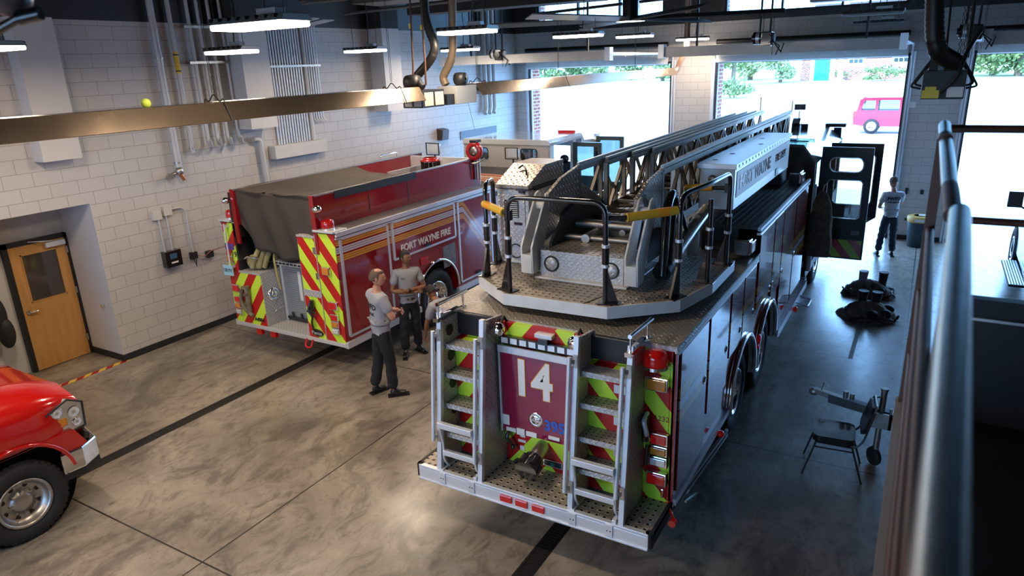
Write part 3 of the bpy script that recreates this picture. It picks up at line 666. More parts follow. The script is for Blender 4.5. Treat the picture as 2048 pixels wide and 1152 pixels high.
def flexduct(pts, r, m, lab):
    pts = arc(pts, .35, 8); b = MB(); dense = []
    for a, c in zip(pts, pts[1:]):
        n = max(1, int((c-a).length/.022))
        for k in range(n): dense.append(a.lerp(c, k/n))
    dense.append(pts[-1])
    b.tube(dense, [r*(1.05 if i % 2 else .95) for i in range(len(dense))], 14)
    o = single(b, 'flexible_duct', m, lab, 'duct', loc=pts[0]); return o
P1 = lambda x, y, Y=7.9: px(x, y, Y=Y)
flexduct([P1(846, -60), P1(850, 40), P1(872, 95), P1(862, 120), P1(820, 168)], .058, blackduct, 'black flexible duct coming down to the left burner box')
flexduct([P1(903, -60, 8.5), P1(905, 50, 8.5), P1(906, 115, 8.5), P1(885, 155, 8.5), P1(892, 170, 8.5)], .058, tanduct, 'tan ribbed flexible duct coming down to the right burner box')
oh('gas_pipe', [P1(818, -40, 7.7), P1(826, 125, 7.7), P1(826, 165, 7.7)], .014, brown, 'left of two thin black gas pipes with a yellow fitting beside the black duct')
oh('gas_pipe', [P1(838, -40, 7.8), P1(850, 120, 7.8), P1(852, 170, 7.8)], .014, brown, 'right of two thin black gas pipes with a yellow fitting beside the black duct')
for X0, Y0, q, s in ((819, 52, 7.7, 'left'), (842, 55, 7.8, 'right')):
    p = P1(X0+1, Y0, q); b = MB(); b.cyl(p-Vector((0, 0, .03)), p+Vector((0, 0, .03)), .022, 10); single(b, 'gas_fitting', mat('brass', (.75, .5, .08), .35, .4), 'small yellow fitting on the %s thin gas pipe' % s, 'fitting', loc=p)
pa, pb = px(925, 190, Y=8.9), px(950, 262, X=-9.2)
b = MB(); b.tube([pa+Vector((0, 0, .3)), pb], .004, 5); single(b, 'pull_cord', blk, 'thin black cord hanging beside the right burner box', 'cord', loc=pa)
b = MB(); b.ell((-5.83, 3.76, 4.293), .040, .040, .040, 16)
single(b, 'tennis_ball', mat('tennis_felt', (.62, .78, .10), .9, bump=.5, bscale=200), 'yellow-green tennis ball resting on top of the bronze heater', 'ball', loc=(-5.83, 3.76, 4.293))
# right-hand heater seen end on
t = thing('radiant_heater', 'heater seen end on with black box and yellow label, hanging before the right pillar', 'heater', (.07, 8.6, 4.15)); wc = (.07, 8.6, 4.15)
X0 = .075
b = MB(); b.box(X0-.19, X0+.19, 8.6, 9.0, 4.0, 4.28, 0); b.build('burner_box', dark, t, wc, .004)
b = MB(); b.box(X0-.185, X0-.03, 8.594, 8.6, 4.01, 4.09, 0); b.box(X0-.16, X0-.06, 8.594, 8.6, 4.09, 4.125, 0); b.build('yellow_label', mat('label_yellow', (.75, .62, .05), .5), t, wc)
b = MB(); b.box(X0+.035, X0+.18, 8.594, 8.6, 4.02, 4.12, 0)
b.build('white_label', white, t, wc)
reflector(X0, 4.15, 9.0, 17.0).build('reflector', steel, t, wc)
b = MB()
for s in (-1, 1):
    b.tube(arc([(X0+.12*s, 8.75, 4.42), (X0+.3*s, 8.75, 4.12), (X0+.2*s, 8.75, 4.10)], .03), .012, 6)
    b.tube(arc([(X0+.1*s, 8.9, 4.42), (X0+.27*s, 8.9, 4.14), (X0+.2*s, 8.9, 4.12)], .03), .012, 6)
b.cyl((X0+.05, 8.7, 4.28), (X0+.05, 8.7, 4.36), .07); b.box(X0-.15, X0-.07, 8.65, 8.75, 4.28, 4.38); chain(b, (X0+.1, 8.9, 4.4), 6.5); chain(b, (X0+.14, 8.75, 4.4), 6.5)
b.build('hanger', blk, t, wc)
b = MB(); b.tube(arc([(X0-.02, 8.58, 4.07), (X0+.1, 8.5, 4.2), (X0+.17, 8.6, 4.5), (X0+.25, 8.7, 4.65)], .1), .02, 8); b.build('gas_hose', blk, t, wc)
flexduct([px(1872, -60, Y=8.3), px(1868, 60, Y=8.3), px(1874, 105, Y=8.3), px(1905, 122, Y=8.5)], .085, blackduct, 'thick black flexible duct above the end-on heater at the right')
b = MB(); b.tube([px(1905, -20, Y=8.9), px(1893, 95, Y=8.9)], .012, 6); single(b, 'gas_pipe', blk, 'thin dark pipe hanging close to the right side of the thick black duct', 'pipe', loc=px(1905, 0, Y=8.9))
b = MB(); b.tube([px(1952, -20, Y=9.4), px(1934, 115, Y=9.4)], .02, 8); single(b, 'gas_pipe', blk, 'thicker dark pipe hanging farther right of the thick black duct', 'pipe', loc=px(1952, 0, Y=9.4))
# door operators
for lab, q, Y in (('black chain-hung door opener motor at the left bay door', (995, 108), 15.0), ('black chain-hung door opener motor at the middle bay door', (1527, 76), 14.0), ('black door opener motor at the right bay door by the pillar', (1942, 62), 14.5)):
    p = px(*q, Y=Y); t = thing('door_opener', lab, 'motor', p, 0, 'door opener motors')
    b = MB(); b.cyl((-.17, 0, 0), (.1, 0, 0), .11, 18); b.box(-.02, .16, -.12, .12, -.14, .1); b.cyl((-.2, 0, 0), (-.16, 0, 0), .06, 14); b.cyl((.1, -.14, -.02), (.1, -.2, -.02), .07, 14); b.build('motor_body', blkg, t, None, .01)
    b = MB(); b.cyl((-.12, 0, 0), (-.06, 0, 0), .114, 18); b.build('motor_band', alu, t); b = MB(); b.cyl((.2, 0, .0), (.16, 0, .0), .07, 14); b.build('sprocket', alu, t)
    b = MB()
    for xx in (-.08, .1): b.bar((xx, .06, .08), (xx+.02, .06, 2.2), .035, .02); 
    chain(b, (.0, -.08, .1), 2.2, .07); chain(b, (.18, -.08, -.3), 1.6, .07)
    b.tube([(.16, -.05, -.05), (.3, -.05, -.15), (.24, -.05, -.3)], .01, 6); b.tube([(.2, .0, -.1), (.32, 0, -.25), (.36, .0, -.1)], .012, 6); b.build('bracket', blk, t)
# ================================================================== VEHICLE PARTS
def wheel(parent, x, y, z, r, w, s, rim='steel', name='wheel', rr=.56, loc=None):
    """wheel whose outer face looks to s*x"""
    b = MB(); h = w/2
    b.lathe([(r*rr, -h*.9), (r*.93, -h), (r*.99, -h*.8), (r, -h*.4), (r, h*.4), (r*.99, h*.8), (r*.93, h), (r*.80, h*1.04), (r*rr, h*.86), (r*rr, -h*.9)], (x, y, z), (s, 0, 0), 40)
    n = 40
    for k in range(n):
        a = 2*PI*k/n; c = Vector((x, y+r*math.cos(a), z+r*math.sin(a))); tg = Vector((0, -math.sin(a), math.cos(a))); rd = Vector((0, math.cos(a), math.sin(a)))
        for q in (-1, 1): b.obox(c+Vector((s*h*.55*q, 0, 0))-rd*.004, (h*.28, 0, 0), tg*r*.045, rd*.012)
    o = b.build(name, tirem, parent)
    b = MB(); R = r*rr
    b.lathe([(R*1.02, h*.86), (R*1.04, h*.95), (R*.98, h*.98), (R*.90, h*.80), (R*.86, h*.35), (R*.55, h*.20), (R*.42, h*.45), (R*.30, h*.62), (R*.16, h*.65), (0.001, h*.65)], (x, y, z), (s, 0, 0), 36, 0)
    m = chrome if rim == 'chrome' else steel
    for k in range(10 if rim == 'chrome' else 8):
        a = 2*PI*k/(10 if rim == 'chrome' else 8); c = Vector((x+s*h*.28, y+R*.47*math.cos(a), z+R*.47*math.sin(a))); b.cyl(c, c+Vector((s*h*.35, 0, 0)), R*.045, 6, 0)
    for k in range(8):
        a = 2*PI*(k+.5)/8; b.lathe([(0.001, 0), (R*.10, .001)], (x+s*(h*.285), y+R*.70*math.cos(a), z+R*.70*math.sin(a)), (s, 0, 0), 10, 1)
    b.build('rim', [m, blk], o)
    return o
def letters(name, s, size, T, p, m, parent, **kw):
    return text(name, s, size, T, Vector(p), m, parent, **kw)
def beacon(parent, x, y, z, r=.09, h=.12, n='beacon'):
    b = MB(); b.cyl((x, y, z-.03), (x, y, z), r*1.05, 20, 0)
    o = b.build(n, chrome, parent)
    b = MB(); b.lathe([(r*.95, 0), (r, .01), (r*.97, h*.6), (r*.85, h*.9), (r*.5, h), (0.001, h)], (x, y, z), (0, 0, 1), 20); b.build('lens', redl, o)
    return o
def light_box(parent, x, y, z, w, h, m, face=-1, d=.05, n='marker_light', frame=None):
    b = MB(); y1 = y+face*d
    b.box(x-w/2, x+w/2, min(y, y1), max(y, y1), z-h/2, z+h/2); o = b.build(n, frame or chrome, parent, None, .008)
    b = MB(); b.box(x-w/2+.015, x+w/2-.015, y1+face*.012 if face < 0 else y1, y1 if face < 0 else y1+.012, z-h/2+.015, z+h/2-.015); b.build('lens', m, o, None, .006)
    return o
def ring(b, c, r, ax, wd=.02, m=0, th=.006):
    b.lathe([(r-wd, 0), (r-wd, th), (r, th), (r, 0)], c, ax, 28, m)
# ================================================================== LADDER TRUCK (number 14)
LT = thing('ladder_truck', 'big ladder truck marked 14 with two rear step ladders and a raised aerial ladder', 'fire truck', (-2.87, 4.92, 0))
P = LT
# tailboard
b = MB(); b.prism([(-1.25, .02), (1.25, .02), (1.25, .52), (-1.25, .52)], 'z', .56, .60, 0); b.build('tailboard', [grip], P)
b = MB()
b.box(-1.25, 1.22, -.03, .02, .575, .605); b.box(-1.25, 1.22, -.03, .0, .46, .575); b.box(-1.25, 1.22, -.045, .0, .445, .465)
b.box(1.22, 1.25, .03, .55, .46, .605, 1); b.box(-1.28, -1.25, -.02, .55, .46, .605, 1)
b.cyl((1.22, .01, .46), (1.22, .01, .605), .035, 12, 1); b.cyl((-1.25, .01, .46), (-1.25, .01, .605), .035, 12, 1)
b.build('tailboard_edge', [alu, blk], P, None, .004)
for xx in (-1.17, -.94, -.60, -.52+.05, .40, .50, .86, .95):
    pass
for xx in (-.95, -.60, .50, .86):
    b = MB(); b.box(xx-.035, xx+.035, -.042, -.03, .47, .59, 0)
    for q in (-.015, .015): b.cyl((xx+q, -.046, .53), (xx+q, -.04, .53), .006, 8, 1)
    b.build('step_bracket', [alu, blk], P)
for xx in (-.20, -.03, .15):
    b = MB(); b.box(xx-.065, xx+.065, -.05, -.03, .49, .56); b.build('marker_light', redl, P, None, .006)
# rear body between the uprights
b = MB(); b.box(-1.24, 1.24, .50, .56, .60, 2.14); b.build('rear_wall', [chev], P)
b = MB(); b.box(-1.0, 1.0, .56, 7.6, .55, 2.14, 0); b.box(-.45, .45, 7.6, 12.0, .55, 1.0, 0); b.build('body_core', dark, P)
# centre compartment door with number
b = MB(); b.box(-.47, .43, .38, .50, 1.0, 1.90, 0); b.build('centre_door', [maroon], P, None, .004)
b = MB(); b.box(-.47, .43, .355, .38, 1.86, 1.93); b.box(-.47, -.45, .36, .38, 1.0, 1.9); b.build('door_trim', alu, P)
cp = LT
letters('number_border', '14', .52, TY, (-.11, .376, 1.60), amlab, P, bold=.022, ext=.001, sx=.86)
letters('number_decal', '14', .52, TY, (-.11, .374, 1.60), white, P, bold=.014, ext=.001, sx=.86)
letters('serial_number', '395', .15, TY, (.125, .376, 1.165), blue, P, bold=.006, ext=.001)
b = MB(); b.lathe([(.001, .012), (.042, .012), (.053, .004), (.058, .008), (.074, .006), (.078, 0)], (-.08, .38, 1.20), (0, -1, 0), 28, 0); b.box(-.125, -.035, .36, .368, 1.19, 1.21, 0); b.build('door_latch', [chrome], P)
# pump intake panel under the door
b = MB(); b.box(-.47, .43, .48, .50, .60, 1.0); b.build('intake_panel', chev, P)
b = MB()
b = MB()
for (xx, zz, ww, hh) in ((-.36, 1.03, .11, .04), (-.25, 1.03, .09, .07), (-.13, 1.03, .12, .05), (.12, 1.05, .12, .035), (-.29, .93, .06, .05), (-.30, .86, .09, .03), (.30, .86, .1, .03), (.05, .69, .0, 0), (-.42, 1.13, .09, .11), (-.30, .78, .05, .05)):
    if ww: b = MB(); b.box(xx-ww/2, xx+ww/2, .368 if zz > 1.0 else .474, .378 if zz > 1.0 else .48, zz-hh/2, zz+hh/2); b.build('instruction_label', white, P)
b = MB(); b.tube([(-.06, .5, .86), (-.05, .36, .85), (-.05, .22, .82)], .072, 20, 0); b.build('intake_pipe', steel, P)
b = MB(); b.tube([(-.05, .27, .83), (-.05, .20, .815)], .10, 20, 0); b.tube([(-.05, .21, .818), (-.05, .10, .79)], .115, 20, 0)
for k in range(6):
    a = k*PI/3; b.cyl((-.05+.115*math.cos(a), .2, .815+.115*math.sin(a)), (-.05+.115*math.cos(a), .11, .79+.115*math.sin(a)), .02, 6)
b.tube(arc([(-.05, .12, .70), (-.08, .2, .62), (-.16, .4, .68), (-.18, .47, .8)], .05), .006, 6); b.build('intake_cap', blkg, P)
b = MB(); b.box(-.06, .16, .465, .48, .66, .73, 0); b.box(-.04, .14, .46, .466, .67, .72, 1); b.box(.03, .07, .456, .46, .675, .715, 2)
b.box(.24, .42, .46, .48, .66, .80, 1); b.box(.26, .34, .45, .462, .69, .77, 0)
b.build('control_panel', [chrome, blkg, mat('green_label', (.03, .3, .2), .4)], P)
b = MB(); b.tube(arc([(-.40, .44, 1.0), (-.43, .38, .92), (-.38, .40, .85)], .04), .02, 8); b.ell((-.36, .40, .82), .03, .03, .03); b.cyl((-.35, .47, .62), (-.35, .44, .62), .035); b.build('drain_valve', blkg, P)
# uprights: plates, posts, handrails, steps
def lean(z): return .03+(z-.6)*.105
for xx in (-1.0, -.51, .465, .96):
    b = MB(); b.prism([(lean(.6), .60), (.52, .60), (.52, 2.18), (lean(2.22), 2.22)], 'x', xx-.012, xx+.012); b.build('step_side_plate', dia, P)
    b = MB(); b.bar((xx, lean(.60)-.02, .60), (xx, lean(2.24)-.02, 2.24), .05, .05, 0, (0, 1, 0)); b.build('upright_post', alu, P, None, .003)
for xx, z0, z1, dx in ((-1.0, .92, 2.06, -.05), (-.51, .80, 2.06, -.045), (.465, .78, 2.06, -.045), (.96, .86, 2.06, -.048)):
    b = MB(); b.tube([(xx+dx, lean(z0)-.07, z0), (xx+dx, lean(z1)-.07, z1)], .021, 12)
    for z in (z0+.05, z1-.04):
        b.bar((xx+dx, lean(z)-.07, z), (xx-.01, lean(z)-.045, z), .03, .04, 1); b.box(xx-.022, xx+.022, lean(z)-.055, lean(z)-.045, z-.06, z+.06, 1)
    b.build('handrail', [alu, steel], P)
for x0, x1 in ((-.985, -.525), (.475, .94)):
    for z in (1.90, 1.60, 1.28, .97):
        b = MB(); b.box(x0, x1, lean(z)+.06, .38, z-.008, z, 0); b.box(x0, x1, lean(z)+.05, lean(z)+.062, z-.05, z, 1); o = b.build('step', [grip2 if z < 1.8 else dia, dia], P)
    b = MB(); b.box(x0+.0, x1, .38, .50, .62, 1.9, 0); b.build('step_backing', chev, P)
    b = MB(); b.box(x0, x1, .44, .49, 1.93, 2.16, 0); b.build('vinyl_cover', vinyl, P, None, .01)
    for z in (1.72, 1.40, 1.08):
        b = MB(); b.box(x1-.21, x1-.05, .374, .38, z-.05, z+.03); b.build('instruction_label', white, P)
    # fold-down bottom step
    xm0, xm1 = x0+.03, x1-.05
    b = MB()
    for xx in (xm0, xm1): b.tube(arc([(xx, .10, .60), (xx, .02, .72), (xx+(.05 if xx == xm0 else -.05)*0, .03, .88), (xx, -.02, 1.12)], .05), .014, 8)
    b.bar((xm0-.01, -.02, 1.13), (xm1+.01, -.02, 1.13), .05, .06); b.bar((xm0, .03, .80), (xm1, .03, .80), .05, .055); b.box(xm0-.03, xm0+.01, -.02, .25, .60, .62); b.box(xm1-.01, xm1+.03, -.02, .08, .60, .64)
    b.build('folding_step', alu, P, None, .004)
    b = MB()
    for z in (2.02, 1.75, 1.45, 1.16): b.lathe([(.001, 0), (.055, .001), (.06, 0)], (x0-.0+.004, .30, z), (1, 0, 0), 16)
    if x0 < 0: b.build('foot_pad', blk, P)
# rear corners
for x0, x1 in ((.98, 1.20), (-1.22, -1.02)):
    b = MB(); b.box(x0, x1, .49, .505, .62, 2.12); b.build('corner_panel', chev, P)
beacon(P, 1.09, .42, 2.0, .105, .13); beacon(P, -1.12, .42, 2.0, .09, .12)
light_box(P, 1.10, .49, 1.80, .20, .13, ambl, d=.06)
light_box(P, 1.13, .49, 1.26, .17, .115, redl, d=.05); light_box(P, 1.13, .49, 1.145, .17, .10, ambl, d=.05); light_box(P, 1.13, .49, 1.035, .17, .10, whl, d=.05)
light_box(P, 1.12, .49, .86, .19, .13, redl, d=.06); light_box(P, 1.17, .49, .70, .03, .09, redl, d=.02)
b = MB(); b.cyl((-1.13, .30, .86), (-1.13, .22, .86), .035, 14); b.cyl((1.31, .40, .50), (1.31, .34, .50), .035, 14); b.tube([(1.2, .5, .6), (1.31, .42, .5)], .012, 6); b.build('marker_light', redl, P)
b = MB(); b.tube(arc([(1.02, .45, 1.50), (1.03, .32, 1.48), (1.05, .36, 1.35), (1.02, .42, 1.28)], .05), .022, 8, 0); b.tube([(1.02, .40, 1.25), (1.02, .40, 1.5)], .035, 10, 1); b.tube([(1.04, .38, 1.02), (1.04, .42, 1.2)], .02, 8, 1); b.build('bottle_bracket', [alu, blkg], P)
letters('unit_number', 'A2321', .07, TY, (1.15, .488, 1.45), maroon, P)
# light bar row and camera above the door
b = MB(); b.box(-.44, .40, .36, .40, 1.955, 2.03, 0)
for k in range(8): b.box(-.42+k*.10, -.36+k*.10+.012, .352, .36, 1.965, 2.02, 1)
b.build('light_bar', [blkg, whl], P)
b = MB(); b.box(-.47, .43, .42, .50, 1.93, 2.15); b.build('upper_panel', chev, P)
b = MB(); b.box(-.05, .13, .34, .46, 2.08, 2.12, 0); b.box(-.01, .09, .33, .42, 2.02, 2.08, 1); b.build('rear_camera', [alu, blkg], P, None, .004)
for xx in (-.42, .38):
    b = MB(); b.lathe([(.001, -.045), (.05, -.04), (.065, -.01), (.07, .02), (.05, .05), (.001, .06)], (xx, .30, 2.12), (.2, 1, -.5), 20, 0); b.tube([(xx, .34, 2.14), (xx, .42, 2.2), (xx, .46, 2.15)], .012, 6, 1)
    b.build('work_light', [chrome, blk], P)
# deck and turntable
b = MB(); b.prism([(-1.26, .48), (1.26, .48), (1.26, 3.8), (-1.26, 3.8)], 'z', 2.14, 2.165, 0); b.build('rear_deck', [diaw], P)
b = MB(); b.box(1.24, 1.265, .48, 3.75, 2.10, 2.15); b.box(-1.265, -1.24, .48, 3.75, 2.10, 2.15); b.box(-1.26, 1.26, .47, .49, 2.12, 2.16); b.build('deck_edge', dia, P)
for xx in (-1.0, .96):
    b = MB(); b.tube([(xx, .14, 2.33), (xx+.02, .62, 2.33)], .02, 10)
    for y in (.16, .58): b.cyl((xx, y, 2.16), (xx, y, 2.33), .012, 8); b.cyl((xx, y, 2.165), (xx, y, 2.175), .035, 12)
    b.box(xx-.03, xx+.03, .10, .5, 2.16, 2.20)
    b.build('grab_rail', chrome, P)
plat = [(-.53, .62), (.54, .66), (1.07, 1.12), (1.20, 1.75), (1.20, 2.65), (-1.20, 2.65), (-1.20, 1.55), (-1.07, 1.02)]
b = MB(); b.prism(plat, 'z', 2.345, 2.36, 0); b.build('turntable_deck', [grip], P)
b = MB()
for p, q in zip(plat, plat[1:]+plat[:1]):
    d = (Vector(q)-Vector(p)).normalized()*.004
    b.bar((p[0]-d[0], p[1]-d[1], 2.305), (q[0]+d[0], q[1]+d[1], 2.305), .02, .115)
b.build('turntable_rim', aluw, P)
b = MB(); b.cyl((0, 1.95, 2.16), (0, 1.95, 2.35), .75, 36); b.build('turntable_bearing', dark, P)
b = MB(); b.bar((.48, 1.26, 2.362), (.30, .66, 2.362), .012, .004); b.build('deck_seam', dark, P)
def hoop(pts, posts):
    """one continuous black tubular railing with sleeves and gusset feet"""
    b = MB(); b.tube(arc(pts, .14, 6), .024, 12, 0)
    for (x, y, dx, dy) in posts:
        b.cyl((x, y, 2.36), (x, y, 3.2), .0235, 12, 0)
        b.cyl((x, y, 2.74), (x, y, 2.90), .034, 12, 0)
        for z in (2.72, 2.905): b.cyl((x, y, z-.014), (x, y, z+.014), .037, 14, 1)
        b.prism([(0, 2.362), (.13, 2.362), (.02, 2.68), (0, 2.68)], 'y', -.012, .012, 0) if False else None
        n = Vector((dx, dy, 0)).normalized(); s = Vector((-n.y, n.x, 0))*.012; o = Vector((x, y, 0))
        tri = [o+Vector((0, 0, 2.362)), o+n*.12+Vector((0, 0, 2.362)), o+n*.024+Vector((0, 0, 2.66)), o+Vector((0, 0, 2.66))]
        b.add([v+s for v in tri]+[v-s for v in tri], [(0, 1, 2, 3), (7, 6, 5, 4), (0, 4, 5, 1), (1, 5, 6, 2), (2, 6, 7, 3), (3, 7, 4, 0)], 0)
        b.obox(o+n*.03+Vector((0, 0, 2.366)), n*.10, s*5, (0, 0, .006), 0)
    return b.build('guard_rail', [blkg, alu], P)
hoop([(-.52, .72, 2.36), (-.52, .72, 3.30), (.48, .76, 3.30), (.48, .76, 2.36)], [(-.52, .72, -1, .3), (.48, .76, 1, .3)])
hoop([(-1.02, 1.12, 2.36), (-1.02, 1.12, 3.33), (-1.17, 1.52, 3.33), (-1.17, 1.52, 2.36)], [(-1.02, 1.12, 0, -1), (-1.17, 1.52, 0, 1)])
hoop([(1.02, 1.20, 2.36), (1.02, 1.20, 3.32), (1.14, 1.76, 3.35), (1.16, 2.45, 3.35), (1.16, 2.45, 2.36)], [(1.02, 1.20, -.3, -1), (1.15, 1.76, -1, 0), (1.16, 2.45, -1, 0)])
def sleeve(p, q, arm):
    p, q, arm = Vector(p), Vector(q), Vector(arm); b = MB(); d = (q-p); d.normalize()
    b.tube([p, p.lerp(q, .45), q], .040, 14, 0); m_ = p.lerp(q, .62); b.tube([m_, m_+d*.10], .0412, 14, 1); b.cyl(arm, p, .022, 10, 2); b.box(arm.x-.03, arm.x+.03, arm.y-.03, arm.y+.03, arm.z-.05, arm.z+.05, 2)
    b.build('gate_sleeve', [yel, amlab, dark], P)
sleeve((.64, .86, 3.16), (1.0, 1.18, 3.19), (.48, .78, 3.16)); sleeve((-.62, .83, 3.12), (-1.02, 1.10, 3.13), (-.52, .74, 3.12)); sleeve((.68, 2.48, 3.16), (.98, 2.46, 3.19), (1.14, 2.46, 3.19))
# control pedestal at the left
b = MB(); b.box(-1.20, -.80, 1.65, 2.4, 2.36, 3.19, 0); b.box(-1.22, -.78, 1.62, 2.42, 2.36, 2.39, 1); b.build('control_pedestal', [dia, aluw], P, None, .01)
b = MB(); b.prism([(1.63, 3.20), (1.63, 3.24), (2.05, 3.42), (2.5, 3.42), (2.5, 3.20)], 'x', -1.21, -.79, 0); b.build('pedestal_lid', diaw, P, None, .006)
b = MB(); b.box(-1.20, -.80, 1.66, 2.45, 3.185, 3.205, 0); b.box(-.79, -.775, 1.75, 2.4, 3.17, 3.22, 0); b.build('lid_seal', blk, P)
b = MB(); b.tube(arc([(-.90, 1.80, 3.33), (-.93, 1.85, 3.37), (-1.02, 1.95, 3.42), (-1.06, 1.9, 3.38)], .03), .01, 6); b.box(-.90, -.84, 1.61, 1.64, 3.16, 3.21); b.box(-.93, -.81, 1.605, 1.62, 3.19, 3.21); b.build('lid_latch', blkg, P)
me = cutplate(rrect(-.155, .155, -.28, .34, .06), [], .01)
b = MB(); b.mesh(me, 0, Matrix.Translation((-1.0, 1.643, 2.84)) @ TY, False); b.build('pedestal_door', dia, P, None, .003)
b = MB(); b.box(-1.10, -.92, 1.630, 1.637, 2.88, 3.07, 0)
for k in range(8): b.box(-1.09, -.93, 1.626, 1.632, 2.89+k*.022, 2.898+k*.022, 1)
b.box(-.98, -.88, 1.628, 1.637, 2.80, 2.83, 0); b.build('grille', [blkg, white], P)
# turntable front box with round speakers
b = MB(); b.box(-.46, .46, 1.26, 1.95, 2.38, 2.655, 0); b.box(-.50, .52, 1.19, 2.2, 2.362, 2.385, 1); b.cyl((-.44, 1.55, 2.385), (-.44, 1.55, 2.56), .2, 20, 0); b.build('turntable_box', [dia, aluw], P, None, .006)
b = MB(); b.box(-.46, .46, 1.262, 1.95, 2.655, 2.66); b.build('box_tread', grip, P)
for xx in (-.33, .33):
    b = MB(); ring(b, (xx, 1.258, 2.52), .085, (0, -1, 0), .014, 0, .008); b.lathe([(.001, .006), (.07, .002), (.071, 0)], (xx, 1.258, 2.52), (0, -1, 0), 24, 1); b.build('speaker_ring', [blk, dia], P)
b = MB(); ring(b, (-.97, 1.635, 2.50), .085, (0, -1, 0), .012, 0, .008); b.build('speaker_ring', [blk], P)
# ladder pivot arms
for s in (-1, 1):
    xa = s*.50 if s < 0 else .52
    b = MB()
    b.prism([(1.15, 2.42), (1.30, 2.42), (1.36, 2.60), (1.62, 3.10), (1.55, 3.22), (1.48, 3.20), (1.14, 2.70)], 'x', xa-.012, xa+.012, 0)
    b.prism([(1.15, 2.42), (1.30, 2.42), (1.36, 2.60), (1.62, 3.10), (1.55, 3.22), (1.48, 3.20), (1.14, 2.70)], 'x', xa+s*.12-.012, xa+s*.12+.012, 0)
    b.box(min(xa, xa+s*.12), max(xa, xa+s*.12), 1.14, 1.32, 2.42, 2.62, 0); b.cyl((xa-.03, 1.5, 3.08), (xa+s*.15, 1.5, 3.08), .05, 16, 0)
    b.build('pivot_arm', [aluw], P, None, .006)
    b = MB(); b.prism([(1.42, 2.40), (2.6, 2.40), (2.9, 2.75), (2.2, 3.05), (1.75, 2.95), (1.42, 2.7)], 'x', s*.42-.015, s*.42+.015, 0); b.build('turntable_frame', dkgrey, P)
    b = MB(); b.prism([(1.50, 3.02), (1.48, 3.20), (1.80, 3.32), (2.28, 3.40), (2.28, 3.20), (3.0, 2.85), (3.0, 2.74), (2.0, 2.80)], 'x', s*.485-.02, s*.485+.02, 0); b.build('ladder_heel_plate', diaw, P, None, .005)
b = MB(); b.tube(arc([(.74, 1.6, 2.42), (.72, 1.75, 3.12), (.70, 2.0, 3.22), (.66, 2.3, 2.9), (.70, 2.2, 2.5)], .15, 6), .045, 12); b.tube(arc([(.78, 1.7, 2.42), (.76, 1.85, 3.0), (.72, 2.1, 3.1), (.70, 2.5, 2.7)], .12), .025, 8); b.build('cable_loom', blkg, P)
for s in (-1, 1):
    b = MB(); b.cyl((s*.72, 1.72, 2.46), (s*.72, 3.3, 2.80), .075, 20, 0); b.cyl((s*.72, 3.3, 2.80), (s*.72, 3.6, 2.86), .035, 12, 1); b.cyl((s*.72, 1.64, 2.44), (s*.72, 1.76, 2.47), .095, 20, 2); b.build('lift_cylinder', [mat('cream_cylinder', (.42, .41, .36), .25, .1, .5), chrome, dark], P)
# aerial ladder sections
def ladder_section(hw, y0, y1, zt, zb, step, wr, name):
    ra = 3.30-.0; b = MB()
    for s in (-1, 1):
        x = s*hw
        b.bar((x, y0, zt), (x, y1, zt), wr, .06); b.bar((x, y0, zt+.05), (x, y1, zt+.05), wr*.55, .03)
        b.bar((x, y0+.15, zb), (x, y1, zb), wr*1.1, .09)
        y = y0+.1; k = 0
        while y+step <= y1+.01:
            b.bar((x, y, zt if k % 2 else zb), (x, y+step, zb if k % 2 else zt), .035, .035)
            if k % 2 == 0: b.bar((x, y+step, zb), (x, y+step, zt), .04, .04)
            b.bar((x, y+step*.5, zb), (x, y+step*.5, (zt+zb)/2), .022, .022)
            y += step; k += 1
        b.bar((x, y0, zb+.02), (x, y0, zt), .05, .06)
    return b
secs = [(.485, 2.25, 9.6, 3.36, 2.74, .55, .055, 0), (.415, 2.9, 10.3, 3.34, 2.80, .48, .05, 1), (.35, 3.6, 10.9, 3.32, 2.86, .44, .045, 2), (.29, 4.2, 11.35, 3.30, 2.92, .40, .04, 3)]
for hw, y0, y1, zt, zb, st, wr, k in secs:
    o = ladder_section(hw, y0, y1, zt, zb, st, wr, '').build('ladder_section', laddm, P)
    b = MB(); y = y0+.3
    while y < y1:
        b.cyl((-hw, y, zb+.03), (hw, y, zb+.03), .018, 8); y += .36
        if k == 0: b.bar((-hw, y-.3, zb-.02), (hw, y+.05, zb-.02), .03, .02)
    b.build('rungs', laddm, o)
b = MB(); b.bar((-.36, 11.35, 3.3), (-.36, 11.35, 3.62), .02, .02); b.bar((.30, 11.3, 3.3), (.30, 11.3, 3.55), .02, .02); b.build('tip_marker', blk, P)
b = MB(); b.cyl((.40, 11.0, 3.0), (.55, 11.0, 3.0), .22, 24, 0); b.box(.56, .70, 10.95, 11.15, 2.9, 3.1, 0); b.tube([(.5, 11.0, 3.2), (.5, 11.0, 3.36)], .012, 6, 0); b.box(.40, .62, 10.95, 11.0, 3.38, 3.50, 0); b.build('hose_nozzle', blkg, P, None, .01)
b = MB(); b.tube([(.38, 10.94, 3.36), (.64, 10.94, 3.36), (.64, 10.94, 3.53), (.38, 10.94, 3.53), (.38, 10.94, 3.36)], .006, 5); b.build('lamp_guard', steel, P)
